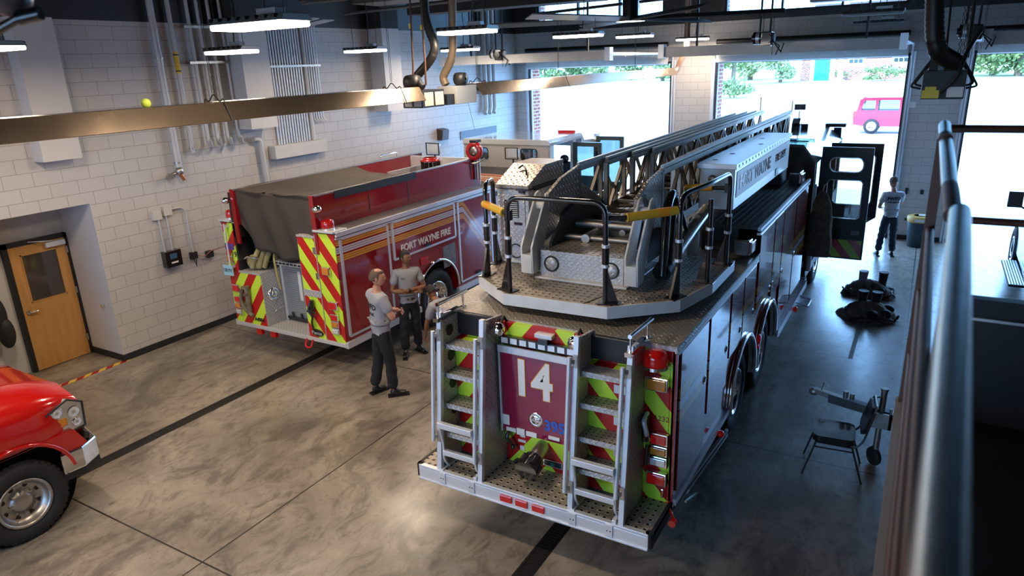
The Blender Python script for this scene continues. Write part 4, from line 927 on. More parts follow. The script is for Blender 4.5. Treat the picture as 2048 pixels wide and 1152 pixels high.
# ladder bed, running parts seen between the rails
b = MB(); b.box(-.26, .26, 2.2, 9.4, 2.56, 2.70); b.tube([(-.15, 1.7, 2.70), (-.1, 9, 2.75)], .05, 10); b.tube([(.15, 2.0, 2.72), (.12, 9, 2.76)], .035, 10); b.build('waterway', steel, P)
b = MB(); b.cyl((-.45, 2.05, 2.78), (.45, 2.05, 2.78), .05, 14); b.cyl((-.45, 1.75, 2.70), (.45, 1.75, 2.70), .03, 14)
for k in range(5): b.bar((-.40, 2.3+k*.16, 2.68+k*.015), (.40, 2.36+k*.16, 2.70+k*.015), .05, .03)
b.build('cross_shaft', laddm, P)
# sign box (stokes basket housing) on the right of the ladder
b = MB(); b.box(.63, 1.03, 3.2, 6.75, 2.80, 3.27, 0); b.build('sign_box', [mat('brushed_sign_box', (.42, .42, .40), .3, .7, var=.12)], P, None, .006)
b = MB(); b.box(.60, 1.05, 3.17, 6.78, 3.27, 3.33, 0); b.build('box_lid', alu, P, None, .004)
b = MB(); b.box(1.03, 1.036, 3.3, 6.7, 2.93, 3.23, 0); b.box(1.036, 1.04, 5.7, 5.9, 2.82, 2.92, 0); o = b.build('name_panel', white, P)
b = MB()
for k in range(20): y = 3.3+k*.175; b.lathe([(.001, 0), (.018, .001)], (1.053, y, 3.30), (1, 0, 0), 10)
for y, x in ((3.5, .72), (4.1, .78), (5.2, .9), (5.9, .78)): b.lathe([(.001, 0), (.035, .001)], (x, y, 3.332), (0, 0, 1), 12)
b.build('lid_holes', blk, P)
letters('name_lettering', 'FORT WAYNE', .23, TX, (1.038, 4.35, 3.08), maroon, P, bold=.006, sx=1.25)
letters('name_lettering', 'FIRE DEPT', .15, TX, (1.038, 6.0, 3.08), maroon, P, bold=.004, sx=1.2)
b = MB(); b.lathe([(.001, 0), (.05, .002), (.05, 0)], (.78, 3.198, 3.15), (0, -1, 0), 16); b.bar((.90, 3.195, 3.24), (.83, 3.195, 3.0), .008, .008); b.build('box_handle', steel, P)
# body sides with wheel arches
RY = (3.22, 4.63); WZ = .52
def side_profile():
    o = [(.52, .60), (.52, 2.13), (3.72, 2.13), (3.72, 2.47), (7.62, 2.47), (7.62, .62), (RY[1]+.66, .62)]
    for c in (RY[1], RY[0]):
        for k in range(13):
            a = PI*k/12; o.append((c+.62*math.cos(a), WZ+.10+.62*math.sin(a)))
    o.append((RY[0]-.66, .60)); return o
me = cutplate(side_profile(), [], .24)
for s in (-1, 1):
    b = MB(); b.mesh(me, 0, Matrix.Translation((s*1.12, 0, 0)) @ TX, False); b.build('body_side', [red], P)
doorsL = [(.62, 1.50, .66, 2.06), (1.58, 2.36, 1.0, 2.06), (2.44, 3.0, 1.28, 2.06), (3.05, 3.66, 1.35, 2.06), (3.80, 4.70, 1.42, 2.40), (4.76, 5.36, 1.30, 2.40), (5.42, 6.42, .70, 2.40), (6.50, 7.55, .70, 2.40)]
for s in (-1, 1):
    for (y0, y1, z0, z1) in doorsL:
        b = MB(); xx = s*1.24
        b.box(min(xx, xx+s*.02), max(xx, xx+s*.02), y0, y1, z0, z1, 0)
        o = b.build('compartment_door', side_ladder, P, None, .006)
        b = MB(); xo = xx+s*.021; yh = y1-.08 if y0 < 4 else y0+.08; b.lathe([(.03, .002), (.042, .006), (.05, .001)], (xo, yh, 1.46), (s, 0, 0), 20); b.bar((xo+s*.006, yh-.02, 1.44), (xo+s*.006, yh+.02, 1.48), .012, .012); b.build('door_handle', chrome, o)
    b = MB(); b.box(s*1.245-.022, s*1.245+.022, .52, 3.74, 2.075, 2.10, 0); b.box(s*1.245-.022, s*1.245+.022, 3.70, 7.64, 2.41, 2.44, 0); b.box(s*1.25-.02, s*1.25+.02, 3.70, 7.64, 2.46, 2.50, 0); b.box(s*1.24-.02, s*1.24+.02, .50, .52, .62, 2.12, 1)
    b.box(s*1.25-.03, s*1.25+.03, .55, RY[0]-.62, .55, .62, 0); b.box(s*1.27-.05, s*1.27+.05, RY[1]+.66, 8.0, .50, .62, 0); b.build('body_trim', [alu, red], P)
    for c in RY:
        b = MB(); prof = []
        for k in range(17): a = -.12+(PI+.24)*k/16; prof.append((s*1.27, c+.64*math.cos(a), WZ+.10+.64*math.sin(a)))
        b.tube(prof, .035, 8); b.tube([(p[0]-s*.06, c+(p[1]-c)*.985, p[2]) for p in prof], .05, 8); b.build('fender', chrome, P)
        wheel(P, s*1.06, c, WZ, .52, .29, s, 'chrome')
        b = MB(); b.cyl((s*.62, c, WZ), (s*.90, c, WZ), .50, 28); b.build('inner_tyre', tirem, P)
b = MB(); b.bar((1.22, .62, .5), (1.30, 2.4, .42), .03, .03); b.bar((1.22, .62, .42), (1.30, 2.4, .36), .03, .03); b.bar((1.3, .8, .45), (1.3, 1.2, .30), .02, .02); b.build('under_rail', steel, P)
for c_, r_ in (((1.30, 3.92, .98), (.03, .05, .07)), ((1.28, 3.95, .86), (.03, .03, .03)), ((1.31, 2.05, .55), (.04, .04, .04)), ((1.36, 6.55, .55), (.04, .04, .05))):
    b = MB(); b.ell(c_, *r_); b.build('marker_light', redl, P)
b = MB(); b.tube(arc([(1.24, 6.9, .56), (1.50, 6.9, .50), (1.50, 7.3, .50), (1.24, 7.3, .56)], .05), .015, 8); b.box(1.28, 1.5, 6.92, 7.28, .48, .50); b.build('folding_step', alu, P)
# high compartment tops
for s in (-1, 1):
    x0, x1 = (.55, 1.24) if s > 0 else (-1.24, -.55)
    b = MB(); b.box(x0, x1, 3.72, 7.62, 2.13, 2.475, 0); b.build('upper_compartment', dkgrey, P)
    b = MB()
    for k in range(8): b.box(x0+.04+k*.08, x0+.08+k*.08, 3.9, 7.4, 2.475, 2.483)
    b.build('walkway_mat', blk, P)
for (y, z) in ((3.42, 2.20), (7.0, 2.48)):
    b = MB(); b.box(1.02, 1.20, y, y+.34, z, z+.20, 0); o = b.build('scene_light', chrome, P, None, .02)
    b = MB(); b.box(1.20, 1.225, y+.04, y+.30, z+.03, z+.17, 0); b.build('lens', whl, o, None, .01)
b = MB(); b.box(.62, .9, 6.9, 7.5, 2.48, 2.68); b.cyl((.75, 7.2, 2.68), (.75, 7.2, 2.76), .08); b.build('deck_box', dkgrey, P, None, .01)
b = MB(); b.obox((.66, 2.95, 2.42), (0, .02, .30), (.06, 0, 0), (0, .04, .01)); b.build('strap_bracket', aluw, P)
# cab
cabp = mat('cab_rear_grey', (.075, .07, .068), .45, .3)
b = MB()
prof = [(-1.24, .62), (-1.24, 2.68), (-1.02, 2.95), (1.02, 2.95), (1.24, 2.68), (1.24, .62)]
b.prism(prof, 'y', 8.28, 8.36, 0); b.build('cab_rear_wall', [cabp], P)
b = MB(); b.prism([(-1.24, 2.66), (-1.02, 2.93), (1.02, 2.93), (1.24, 2.66), (1.27, 2.68), (1.03, 2.98), (-1.03, 2.98), (-1.27, 2.68)], 'y', 8.26, 11.9, 0); b.build('cab_roof', [mat('cab_roof_paint', (.30, .33, .33), .2, .2, 1)], P)
b = MB(); b.box(-1.24, 1.24, 8.36, 12.3, .55, .70, 0); b.box(-1.24, 1.24, 12.2, 12.3, .7, 1.6, 0); b.box(-1.24, -1.20, 8.36, 12.3, .7, 2.7, 0)
for y0, y1 in ((8.36, 8.46), (9.55, 9.75), (10.9, 11.2), (12.1, 12.3)): b.box(1.17, 1.25, y0, y1, .7, 2.7, 0)
b.prism([(11.9, 2.95), (12.35, 1.6), (12.3, 1.6), (11.85, 2.95)], 'x', 1.1, 1.25); b.prism([(11.9, 2.95), (12.35, 1.6), (12.3, 1.6), (11.85, 2.95)], 'x', -1.25, -1.1); b.box(1.17, 1.25, 11.2, 12.2, .7, 1.6, 0)
b.build('cab_body', dkgrey, P)
b = MB(); b.add([(-1.1, 12.34, 1.62), (1.1, 12.34, 1.62), (1.1, 11.9, 2.9), (-1.1, 11.9, 2.9)], [(0, 1, 2, 3)]); b.build('windscreen', tpane, P)
b = MB()
for (x, y) in ((.7, 9.0), (-.3, 9.0), (.7, 10.9), (-.7, 10.9)):
    b = MB(); b.box(x-.24, x+.24, y-.22, y+.22, .9, 1.25); b.obox((x, y-.2, 1.6), (.23, 0, 0), (0, .06, .02), (0, -.06, .4)); b.ell((x, y-.24, 2.08), .14, .07, .1); b.build('seat', blkg, P, None, .03)
pass
b = MB(); b.box(-1.1, 1.1, 9.75, 9.85, .7, 1.5); b.box(-.4, .3, 9.9, 11.6, .7, 1.35); b.tube([(-.6+.1*math.cos(a)*1.8, 11.4, 1.5+.18*math.sin(a)) for a in [2*PI*k/16 for k in range(17)]], .015, 6); b.build('cab_console', dark, P)
b = MB(); b.box(.55, 1.15, 8.6, 9.1, 2.98, 3.05, 0); b.build('roof_hatch', [tglass], P, None, .01)
b = MB(); b.box(.95, 1.35, 11.6, 11.8, 2.98, 3.05, 0); b.build('roof_light_bar', [dark], P, None, .01)
wheel(P, 1.06, 10.0, WZ, .52, .30, 1, 'chrome'); wheel(P, -1.06, 10.0, WZ, .52, .30, -1, 'chrome')
# gap between body and cab
b = MB(); b.box(-1.1, 1.0, 7.62, 8.28, .6, 2.0, 0); b.box(1.0, 1.28, 7.66, 8.25, .56, .60, 1)
for k in range(5): b.box(1.02, 1.27, 7.70+k*.11, 7.74+k*.11, .60, .615, 1)
for (y, z, r) in ((7.8, 1.5, .06), (8.05, 1.2, .08), (7.85, .95, .07), (8.1, 1.7, .04)): b.cyl((1.0, y, z), (1.2, y, z), r, 14, 0); b.cyl((1.18, y, z), (1.24, y, z), r*.8, 14, 2)
b.build('pump_house', [dark, dia, chrome], P)
b = MB(); b.tube([(1.28, 8.30, 1.1), (1.28, 8.30, 2.3)], .018, 10); b.tube([(1.27, 8.36, .7), (1.27, 8.36, 1.6)], .05, 10); b.build('grab_rail', alu, P)
def cab_door(y, x0, w, zb, zt, label_side, hatch=True, cut=None):
    outer = [(0, zb), (w, zb), (w, zt), (0, zt)] if cut is None else [(0, zb+cut), (w*.45, zb+cut), (w, zb+cut*1.35), (w, zt), (0, zt)]
    outer = outer if cut is None else [(0, zb), (w*.35, zb), (w, zb+.45), (w, zt), (0, zt)]
    holes = [rrect(.13, w-.12, 1.60 if hatch else 1.55, 2.30, .07), rrect(.14, w-.14, 2.44, 2.70, .11)] if hatch else [rrect(.10, w-.12, 1.60, 2.62, .1)]
    me = cutplate(outer, holes, .06)
    b = MB(); b.mesh(me, 0, Matrix.Translation((x0, y, 0)) @ TY, False); o = b.build('cab_door', dkgrey, P, None, .008)
    b = MB()
    for h in holes: b.tube([(x0+p[0], y-.032, p[1]) for p in h+[h[0]]], .013, 6)
    b.build('window_gasket', chrome, o)
    b = MB(); zz = 1.60; b.box(x0+.11, x0+w-.1, y-.004, y+.004, 1.5, 2.75); 
    me2 = cutplate(rrect(.10, w-.10, 1.52, 2.74, .05), [], .006); b = MB(); b.mesh(me2, 0, Matrix.Translation((x0, y, 0)) @ TY, False); b.build('window_glass', cpane, o)
    me3 = cutplate([(.02, zb+.03), (w-.03, zb+.03), (w-.03, zb+.36), (.02, zb+.36)] if cut is None else [(.02, zb+.02), (w*.35, zb+.02), (w*.95, zb+.42), (.02, zb+.42)], [], .004)
    b = MB(); b.mesh(me3, 0, Matrix.Translation((x0, y-.034, 0)) @ TY, False); b.build('reflective_stripe', chevd, o)
    b = MB(); b.box(x0+.18, x0+.44, y-.05, y-.03, 1.22, 1.40); b.build('door_panel', blk, o); b = MB(); b.box(x0+.62*w/.85, x0+.76*w/.85, y-.04, y-.03, 1.30, 1.38); b.build('door_latch', grey, o)
cab_door(8.94, 1.26, .84, .84, 2.88, 1)
cab_door(10.3, 1.26, .92, .92, 2.80, 1, False, .3)
# ================================================================== FIRE ENGINE (left)
EN = thing('fire_engine', 'red fire engine with a brown tarpaulin over its hose bed, parked by the wall', 'fire engine', (-8.52, 7.2, 0)); P = EN
b = MB(); b.box(-1.0, 1.0, .8, 6.9, .45, 2.2, 0); b.box(-1.22, -.96, .02, 4.3, .5, 2.2, 0); b.build('body_core', dark, P)
# rear face
for bx in ((.47, .84, .0, .8, .52, 1.20), (.47, .84, .0, .8, 1.31, 2.14), (.85, 1.235, .0, .8, .52, 2.24), (-1.24, -1.0, .0, .8, .52, 2.24), (-1.0, -.50, .0, .75, .52, 1.40)):
    b = MB(); b.box(*bx); b.build('rear_panel', [chev2], P, None, .004)
b = MB(); b.box(.46, .845, -.005, .8, 1.20, 1.31, 0); b.box(.46, .845, -.01, .8, 2.14, 2.17, 0); b.box(.838, .852, -.012, .0, .5, 2.2, 0); b.box(-1.0, -.49, -.005, .75, 1.40, 1.43, 0)
b.box(-.49, .46, .0, .8, .49, .52, 0); b.box(-.505, -.49, .01, .8, .52, 1.40, 0); b.box(.455, .47, .01, .8, .52, 2.1, 0); b.box(-.98, -.5, .75, .8, 1.4, 2.0, 0)
b.build('diamond_trim', dia, P, None, .003)
b = MB(); b.box(-1.25, 1.24, -.02, .0, .46, .525, 0); b.build('rear_bumper', alu, P, None, .004)
for xx in (-.75, -.42): b = MB(); b.box(xx-.06, xx+.06, .02, .08, .34, .46); b.build('marker_light', redl, P)
b = MB(); b.tube(arc([(.42, -.02, .48), (.42, -.08, .36), (.55, -.08, .36), (.55, -.02, .48)], .06), .016, 8); b.build('tow_eye', redl, P)
# roll-up door with the numeral 1
b = MB()
for k in range(25): b.box(-.44, .44, .42, .44, .54+k*.038, .575+k*.038, 0)
b.box(-.48, -.43, .40, .45, .52, 1.52, 1); b.box(-.48, .46, .40, .45, 1.49, 1.53, 1); b.build('roll_up_door', [mat('satin_shutter', (.42, .46, .50), .35, .6), alu], P)
letters('number_decal', '1', .70, TY, (-.06, .414, 1.13), white, P, bold=.012, sx=.75)
b = MB(); b.box(-.42, .4, .38, .42, .56, .60); b.cyl((-.30, .39, .6), (-.30, .39, .68), .02); b.cyl((-.1, .39, .6), (-.1, .39, .68), .02); b.build('door_latch', blkg, P)
b = MB(); b.box(-.36, .44, .20, .62, 1.56, 1.62, 0)
for k in range(9): b.box(-.33+k*.085, -.27+k*.085, .193, .20, 1.575, 1.605, 1)
b.build('light_bar', [dia, blk], P)
b = MB(); b.box(-.48, .45, .78, .8, 1.56, 1.9); b.box(.0, .44, .5, .52, 1.46, 1.6); b.build('upper_panel', chev2, P)
b = MB(); b.lathe([(.06, .01), (.075, .03), (.10, .025), (.11, 0)], (-.49, .21, 1.03), (1, 0, 0), 24, 0); b.lathe([(.001, .04), (.05, .035), (.055, 0)], (-.49, .21, 1.03), (1, 0, 0), 20, 0); b.tube(arc([(-.48, .32, .80), (-.42, .32, .80), (-.42, .15, .76), (-.48, .15, .76)], .03), .012, 6); b.build('intake_cap', chrome, P)
# lights and fittings at the rear
beacon(P, 1.02, .12, 2.30, .10, .12); beacon(P, -1.13, .12, 2.30, .08, .12)
b = MB(); b.box(.84, 1.24, -.03, .28, 2.245, 2.275); b.box(-1.26, -1.0, -.03, .28, 2.245, 2.275); b.build('corner_cap', alu, P, None, .004)
light_box(P, 1.02, .0, 1.66, .16, .13, ambl, d=.04); light_box(P, -1.12, .0, 1.62, .15, .12, ambl, d=.04)
for xx in (1.08, -1.10):
    light_box(P, xx, .0, 1.12, .17, .13, redl, d=.04); light_box(P, xx, .0, .93, .15, .11, redl, d=.04); light_box(P, xx, .0, .82, .15, .10, ambl, d=.04); light_box(P, xx, .0, .71, .15, .10, whl, d=.04)
b = MB(); b.box(-1.21, -1.02, -.02, -.0, 1.78, 1.88); b.build('blue_marker', mat('purple_lens', (.12, .06, .35), .2), P)
b = MB(); b.tube([(-1.08, -.08, 1.45), (-1.08, -.08, 2.22)], .014, 8); b.box(-1.1, -1.06, -.08, 0, 1.48, 1.52); b.box(-1.1, -1.06, -.08, 0, 2.16, 2.2); b.build('handrail', alu, P)
b = MB(); b.box(-1.24, -1.02, -.10, -.085, 1.36, 1.53); b.build('licence_plate', mat('pale_blue_plate', (.35, .62, .72), .4), P); letters('plate_number', '18191', .085, TY, (-1.13, -.103, 1.445), blk, P)
letters('unit_number', '19', .13, TY, (-1.04, -.006, 1.70), blk, P); letters('unit_number', 'A4004', .085, TY, (-.66, -.006, .62), blk, P, bold=.003)
b = MB(); b.tube(arc([(.60, -.04, 1.10), (.58, -.08, .98), (.66, -.06, .9), (.60, -.05, .78), (.62, -.04, .66)], .06), .018, 8); b.tube([(.64, -.05, 1.0), (.66, -.05, 1.16)], .035, 10); b.cyl((.55, -.06, .97), (.72, -.06, .97), .018, 8); b.build('hand_tool', blkg, P)
b = MB(); b.ell((.66, -.01, .61), .13, .012, .06, 24, 0); b.build('maker_oval', blkg, P); b = MB(); b.lathe([(.001, 0), (.001, 0)], (0, 0, 0), (0, 0, 1), 3) if False else None
letters('maker_script', 'Pierce', .085, TY, (.66, -.026, .61), alu, P)
b = MB(); b.tube(arc([(-.88, -.06, 1.18), (-.97, -.08, .95), (-.88, -.06, .75), (-.74, -.06, .70)], .1), .03, 8); b.tube([(-.82, -.05, .72), (-.80, -.05, 1.2)], .045, 10); b.lathe([(.06, 0), (.09, .02), (.06, .04)], (-.84, -.06, 1.1), (0, -1, 0), 16); b.build('hose_coil', camo, P)
for k, (xx, zz) in enumerate(((.78, 1.9), (.78, 1.5))):
    b = MB(); b.box(xx, xx+.05, -.01, 0, zz, zz+.1); b.build('hinge', steel, P)
# hose bed walls
for s, y1 in ((1, 4.50), (-1, 4.9)):
    x = s*.86; b = MB(); b.box(x-.025, x+.025, 0.0, y1, 2.2, 2.76, 0); b.box(x-.032, x+.032, -.005, y1, 2.755, 2.775, 1); b.box(x-.03*s-.0, x+.05*s, -.01, .02, 1.9, 2.78, 0) if s > 0 else b.box(x-.05, x+.03, -.01, .02, 1.9, 2.78, 0); b.build('hose_bed_wall', [red, steel], P)
for y in (1.2, 2.2): 
    b = MB(); b.box(.886, .89, y, y+.015, 2.3, 2.74); b.build('wall_seam', dark, P)
b = MB(); b.box(-.86, .86, 4.5, 4.56, 2.2, 2.74, 0); b.box(-.86, .86, 2.2, 4.5, 2.2, 2.25, 0); b.box(-.05, -.02, 2.8, 4.5, 2.25, 2.68, 0); b.build('hose_bed_divider', alu, P)
b = MB(); b.box(-1.0, -.86, .02, 1.9, 2.0, 2.72); b.box(-.83, -.60, .25, .3, 1.5, 2.72); b.build('hose_bed_side', dark, P)
for y in (.3, .5, .75): pass
b = MB()
for (x0, dy) in ((-.72, 0), (-.62, .05), (-.55, .1)):
    b.tube(arc([(x0+.1, .5+dy, 2.1), (x0+.08, .3+dy, 1.9), (x0+.05, .12+dy, 1.7), (x0-.05, .10+dy, 1.48)], .15), .045, 8)
b.tube(arc([(-.40, .4, 1.9), (-.35, .2, 1.7), (-.30, .18, 1.35), (-.28, .2, 1.15)], .1), .02, 8)
b.ell((-.80, .2, 1.55), .16, .12, .13, 12, 0); b.build('stowed_hose', hoses, P)
b = MB(); b.tube([(-.95, .08, 1.6), (-.75, .02, 1.68), (-.58, .08, 1.66)], .02, 8); b.build('nozzle', chrome, P)
# tarpaulin
random.seed(3)
def tarp():
    nx, ny = 26, 60; vs = []; fs = []
    for j in range(ny+1):
        for i in range(nx+1):
            u = i/nx; x = -.90+u*1.78
            yend = 2.80-.35*u
            L = 1.05+yend; s = j/ny*L
            if s < 1.05:   # drape at the rear
                k = s/1.05; z = 1.74-.05*u+(1.02+.05*u)*k+(.10*(1-k))*math.sin(u*9)*.6; y = .05+.16*math.sin(u*PI)*(1-k)*.6+.05*math.sin(u*22+k*3)*(1-k)-.02*math.sin(k*PI)
                x = x*(1-.10*(1-k)); 
                if u < .12: z += (1-u/.12)*.45*(1-k)
            else:
                y = s-1.05+.0; k = min(1, y/.5); z = 2.755-.085*math.sin(u*PI)*min(1, y*1.5)-.02*math.sin(u*PI)*math.sin(y*3.1+u*2)+.010*math.sin(u*17+y*2.3)
                z += .08*math.sin(u*PI)*math.exp(-((y-2.1)/.25)**2)*.4
            vs.append((x, y, z))
    for j in range(ny):
        for i in range(nx): a = j*(nx+1)+i; fs.append((a, a+1, a+nx+2, a+nx+1))
    b = MB(); b.add(vs, fs, 0, True); return b
o = tarp().build('tarpaulin', tarpm, None); o.location = (-8.52, 7.2, .015); tag(o, 'brown tarpaulin draped over the hose bed and rear of the engine', 'tarpaulin')
sm = o.modifiers.new('solid', 'SOLIDIFY'); sm.thickness = .008
b = MB(); b.box(.872, .90, .45, 2.45, 2.66, 2.775); b.build('tarp_batten', blk, P)
# sides
def eprof():
    o = [(.012, .50), (.012, 2.22), (4.32, 2.22), (4.32, .50), (3.04, .50)]
    for k in range(13): a = PI*k/12; o.append((2.42+.60*math.cos(a), .60+.60*math.sin(a)))
    return o+[(1.80, .50)]
me = cutplate(eprof(), [], .22)
for s in (-1, 1):
    b = MB(); b.mesh(me, 0, Matrix.Translation((s*1.13, 0, 0)) @ TX, False); b.build('body_side', side_engine, P)
    xo = s*1.24
    for (y0, y1, z0, z1) in ((.10, 1.16, .62, 2.14), (1.28, 3.02, 1.53, 2.14), (3.14, 4.26, .62, 2.14)):
        b = MB(); b.box(min(xo, xo+s*.012), max(xo, xo+s*.012), y0, y1, z0, z1, 0); o = b.build('compartment_door', side_engine, P, None, .004)
        b = MB(); e = .022
        for (a0, a1, c0, c1) in ((y0-e, y0+e, z0, z1), (y1-e, y1+e, z0, z1), (y0, y1, z0-e, z0+e*.6), (y0, y1, z1-e*.6, z1+e)): b.box(min(xo, xo+s*.022), max(xo, xo+s*.022), a0, a1, c0, c1)
        b.build('door_frame', alu, o)
        b = MB(); b.box(min(xo, xo+s*.05), max(xo, xo+s*.05), (y0+y1)/2-.07, (y0+y1)/2+.07, z0+.03, z0+.07); b.build('door_handle', blk, o)
    b = MB(); b.box(min(s*.88, s*1.28), max(s*.88, s*1.28), 0, 4.35, 2.225, 2.25); b.build('walkway', plate_mat('walkway_plate', (.30, .28, .26), .35, .04), P)
    b = MB(); b.box(s*1.27-.015, s*1.27+.015, 0, 4.35, 2.19, 2.26); b.box(s*1.255-.015, s*1.255+.015, 0, 4.35, 2.155, 2.175); b.box(s*1.25-.03, s*1.25+.03, 0, 1.85, .44, .54); b.box(s*1.25-.03, s*1.25+.03, 3.0, 4.35, .44, .54); b.build('body_trim', alu, P, None, .003)
    b = MB(); b.tube([(s*1.255, 2.42+.62*math.cos(a), .60+.62*math.sin(a)) for a in [PI*k/18 for k in range(19)]], .025, 8); b.build('fender', chrome, P)
    wheel(P, s*1.06, 2.42, .52, .52, .30, s, 'chrome'); wheel(P, s*1.06, 8.3, .52, .52, .30, s, 'chrome')
letters('name_lettering', 'FORT WAYNE FIRE', .165, TX, (1.256, 2.16, 1.665), white, P, bold=.006, sx=1.02, space=1.0)
b = MB(); b.box(1.24, 1.262, 1.95, 2.15, 1.24, 1.38, 0); b.build('fuel_door', mat('red_frame', (.5, .03, .03), .3), P, None, .01)
b = MB(); b.box(1.24, 1.246, 2.62, 3.0, 1.02, 1.42); b.build('photo_decal', mat('grey_decal', (.16, .18, .2), .4, var=.9, vscale=12), P)
b = MB(); b.ell((1.262, 1.62, .42), .01, .20, .07, 24); o = b.build('maker_oval', blkg, P); letters('maker_script', 'Pierce', .12, TX, (1.275, 1.62, .42), white, P)
# lamps on hose bed corners
for s in (-1, 1):
    b = MB(); b.ell((s*1.0, -.04, 2.60), .075, .07, .055, 16); b.tube([(s*.9, .0, 2.58), (s*1.0, -.02, 2.6)], .012, 6, 1); b.build('work_light', [chrome, blk], P)
# pump section with hoses, deck gun, air intake
b = MB(); b.box(-1.2, 1.2, 4.40, 6.9, .55, 2.1, 0); b.box(-1.2, 1.22, 4.42, 6.0, 2.1, 2.14, 1); b.box(1.2, 1.24, 4.5, 6.6, .7, 2.0, 1); b.build('pump_section', [dark, dia], P)
for i in range(4):
    b = MB(); b.tube([(-1.0, 4.9+i*.24, 2.19+.01*i), (1.1, 4.9+i*.24, 2.19)], .05, 8); b.build('cross_lay_hose', mat('faded_red_hose', (.42, .16, .10), .8) if i % 2 else mat('pink_hose', (.50, .30, .20), .8), P)
b = MB()
for k in range(8): b.bar((1.2, 4.6+k*.27, 1.9), (1.26, 4.72+k*.27, 1.2), .03, .03)
for y, z in ((4.7, 1.5), (5.1, 1.3), (5.5, 1.6), (5.2, .9)): b.cyl((1.24, y, z), (1.36, y, z), .06, 14)
b.build('pump_valve', steel, P)
b = MB(); b.lathe([(.10, -.04), (.17, -.05), (.19, 0), (.17, .05), (.10, .04)], (.95, 4.25, 2.92), (0, -1, 0), 24, 0); b.lathe([(.001, .02), (.10, .03), (.10, 0)], (.95, 4.25, 2.92), (0, -1, 0), 20, 1); b.tube([(.95, 4.35, 2.35), (.95, 4.35, 2.8)], .05, 10, 1); b.box(.88, 1.02, 4.2, 4.4, 3.08, 3.13, 2); b.tube(arc([(.8, 4.2, 2.70), (1.0, 4.2, 2.68), (1.15, 4.3, 2.78)], .1), .02, 6, 1)
b.build('deck_gun', [mat('deck_gun_red', (.42, .01, .015), .25, 0, 1), steel, blk], P)
b = MB(); b.lathe([(.14, 0), (.20, .01), (.21, .04), (.15, .05)], (.25, 3.75, 2.76), (0, 0, 1), 24, 0); b.lathe([(.13, 0), (.15, 0), (.15, .05), (.13, .05)], (.25, 3.75, 2.79), (0, 0, 1), 24, 0)
for k in range(12):
    a = 2*PI*k/12; b.bar((.25+.17*math.cos(a), 3.75+.17*math.sin(a), 2.45), (.25+.17*math.cos(a), 3.75+.17*math.sin(a), 2.76), .03, .03, 1)
b.build('hose_reel', [mat('deck_gun_red', (.42, .01, .015)), blkg], P)
for (x, y, z) in ((-.45, 4.85, 2.86), (.62, 6.3, 2.62)):
    b = MB(); b.box(x-.13, x+.13, y-.06, y+.06, z-.1, z+.1, 0); b.build('scene_light', whl, P, None, .02)
    b = MB(); b.tube([(x-.16, y-.07, z-.12), (x+.16, y-.07, z-.12), (x+.16, y-.07, z+.12), (x-.16, y-.07, z+.12), (x-.16, y-.07, z-.12)], .012, 6); b.tube([(x, y, z-.12), (x, y, 2.15)], .02, 8); b.build('lamp_stand', blk, P)
b = MB(); b.tube(arc([(-.86, 3.6, 2.78), (-.86, 3.6, 2.86), (-.86, 4.1, 2.86), (-.86, 4.1, 2.78)], .03), .012, 6); b.build('grab_rail', chrome, P)
b = MB(); b.tube([(.9, 6.1, 2.2), (1.05, 5.9, 2.0), (1.15, 5.9, 1.6)], .06, 8); b.tube([(1.0, 6.2, 2.2), (1.15, 6.1, 2.0), (1.2, 6.1, 1.6)], .05, 8); b.build('coiled_hose', camo, P)
# cab
ecab = mat('engine_cab_roof', (.62, .66, .68), .12, .3, 1)
me = cutplate([(-1.22, .6), (1.10, .6), (1.10, 2.80), (-1.22, 2.80)], [rrect(.38, .80, 2.36, 2.62, .05), rrect(-.95, -.53, 2.36, 2.62, .05)], .05)
b = MB(); b.mesh(me, 0, Matrix.Translation((0, 7.10, 0)) @ TY, False); b.build('cab_rear_wall', dia, P)
b = MB(); b.box(-.96, -.52, 7.1, 7.11, 2.35, 2.63); b.box(.37, .81, 7.1, 7.11, 2.35, 2.63); b.build('rear_window', tpane, P)
for x0, x1 in ((.38, .80), (-.95, -.53)): b = MB(); q = rrect(x0, x1, 2.36, 2.62, .05); b.tube([(p[0], 7.07, p[1]) for p in q+[q[0]]], .013, 6); b.build('window_gasket', blk, P)
b = MB(); b.prism([(-1.24, 2.70), (-1.24, 2.78), (-1.18, 2.83), (1.05, 2.83), (1.14, 2.78), (1.14, 2.70)], 'y', 7.06, 8.85, 0); b.prism([(8.85, 2.83), (8.85, 2.50), (9.9, 2.50), (9.5, 2.62), (9.0, 2.64)], 'x', -1.2, 1.12, 0); b.build('cab_roof', [ecab], P, None, .01)
b = MB(); b.box(-1.24, -1.18, 7.1, 9.9, .6, 2.7, 0)
for y0, y1 in ((7.1, 7.28), (8.3, 8.45), (9.7, 9.9)): b.box(1.06, 1.14, y0, y1, .6, 2.72, 0)
b.box(-1.2, 1.14, 7.1, 9.9, .5, .62, 0); b.box(-1.2, 1.14, 9.85, 9.95, .6, 1.6, 0); b.build('cab_body', ecab, P)
b = MB()
for (x, y) in ((.65, 7.75), (.65, 9.0), (-.6, 7.75), (-.6, 9.0)):
    b = MB(); b.box(x-.24, x+.24, y-.2, y+.25, .9, 1.2); b.obox((x, y-.15, 1.65), (.23, 0, 0), (0, .06, .02), (0, -.05, .45)); b.ell((x, y-.18, 2.18), .13, .07, .1); b.build('seat', blkg, P, None, .03)
b = MB(); b.box(.5, .95, 8.76, 8.84, 2.83, 2.89); b.build('roof_marker', redl, P)
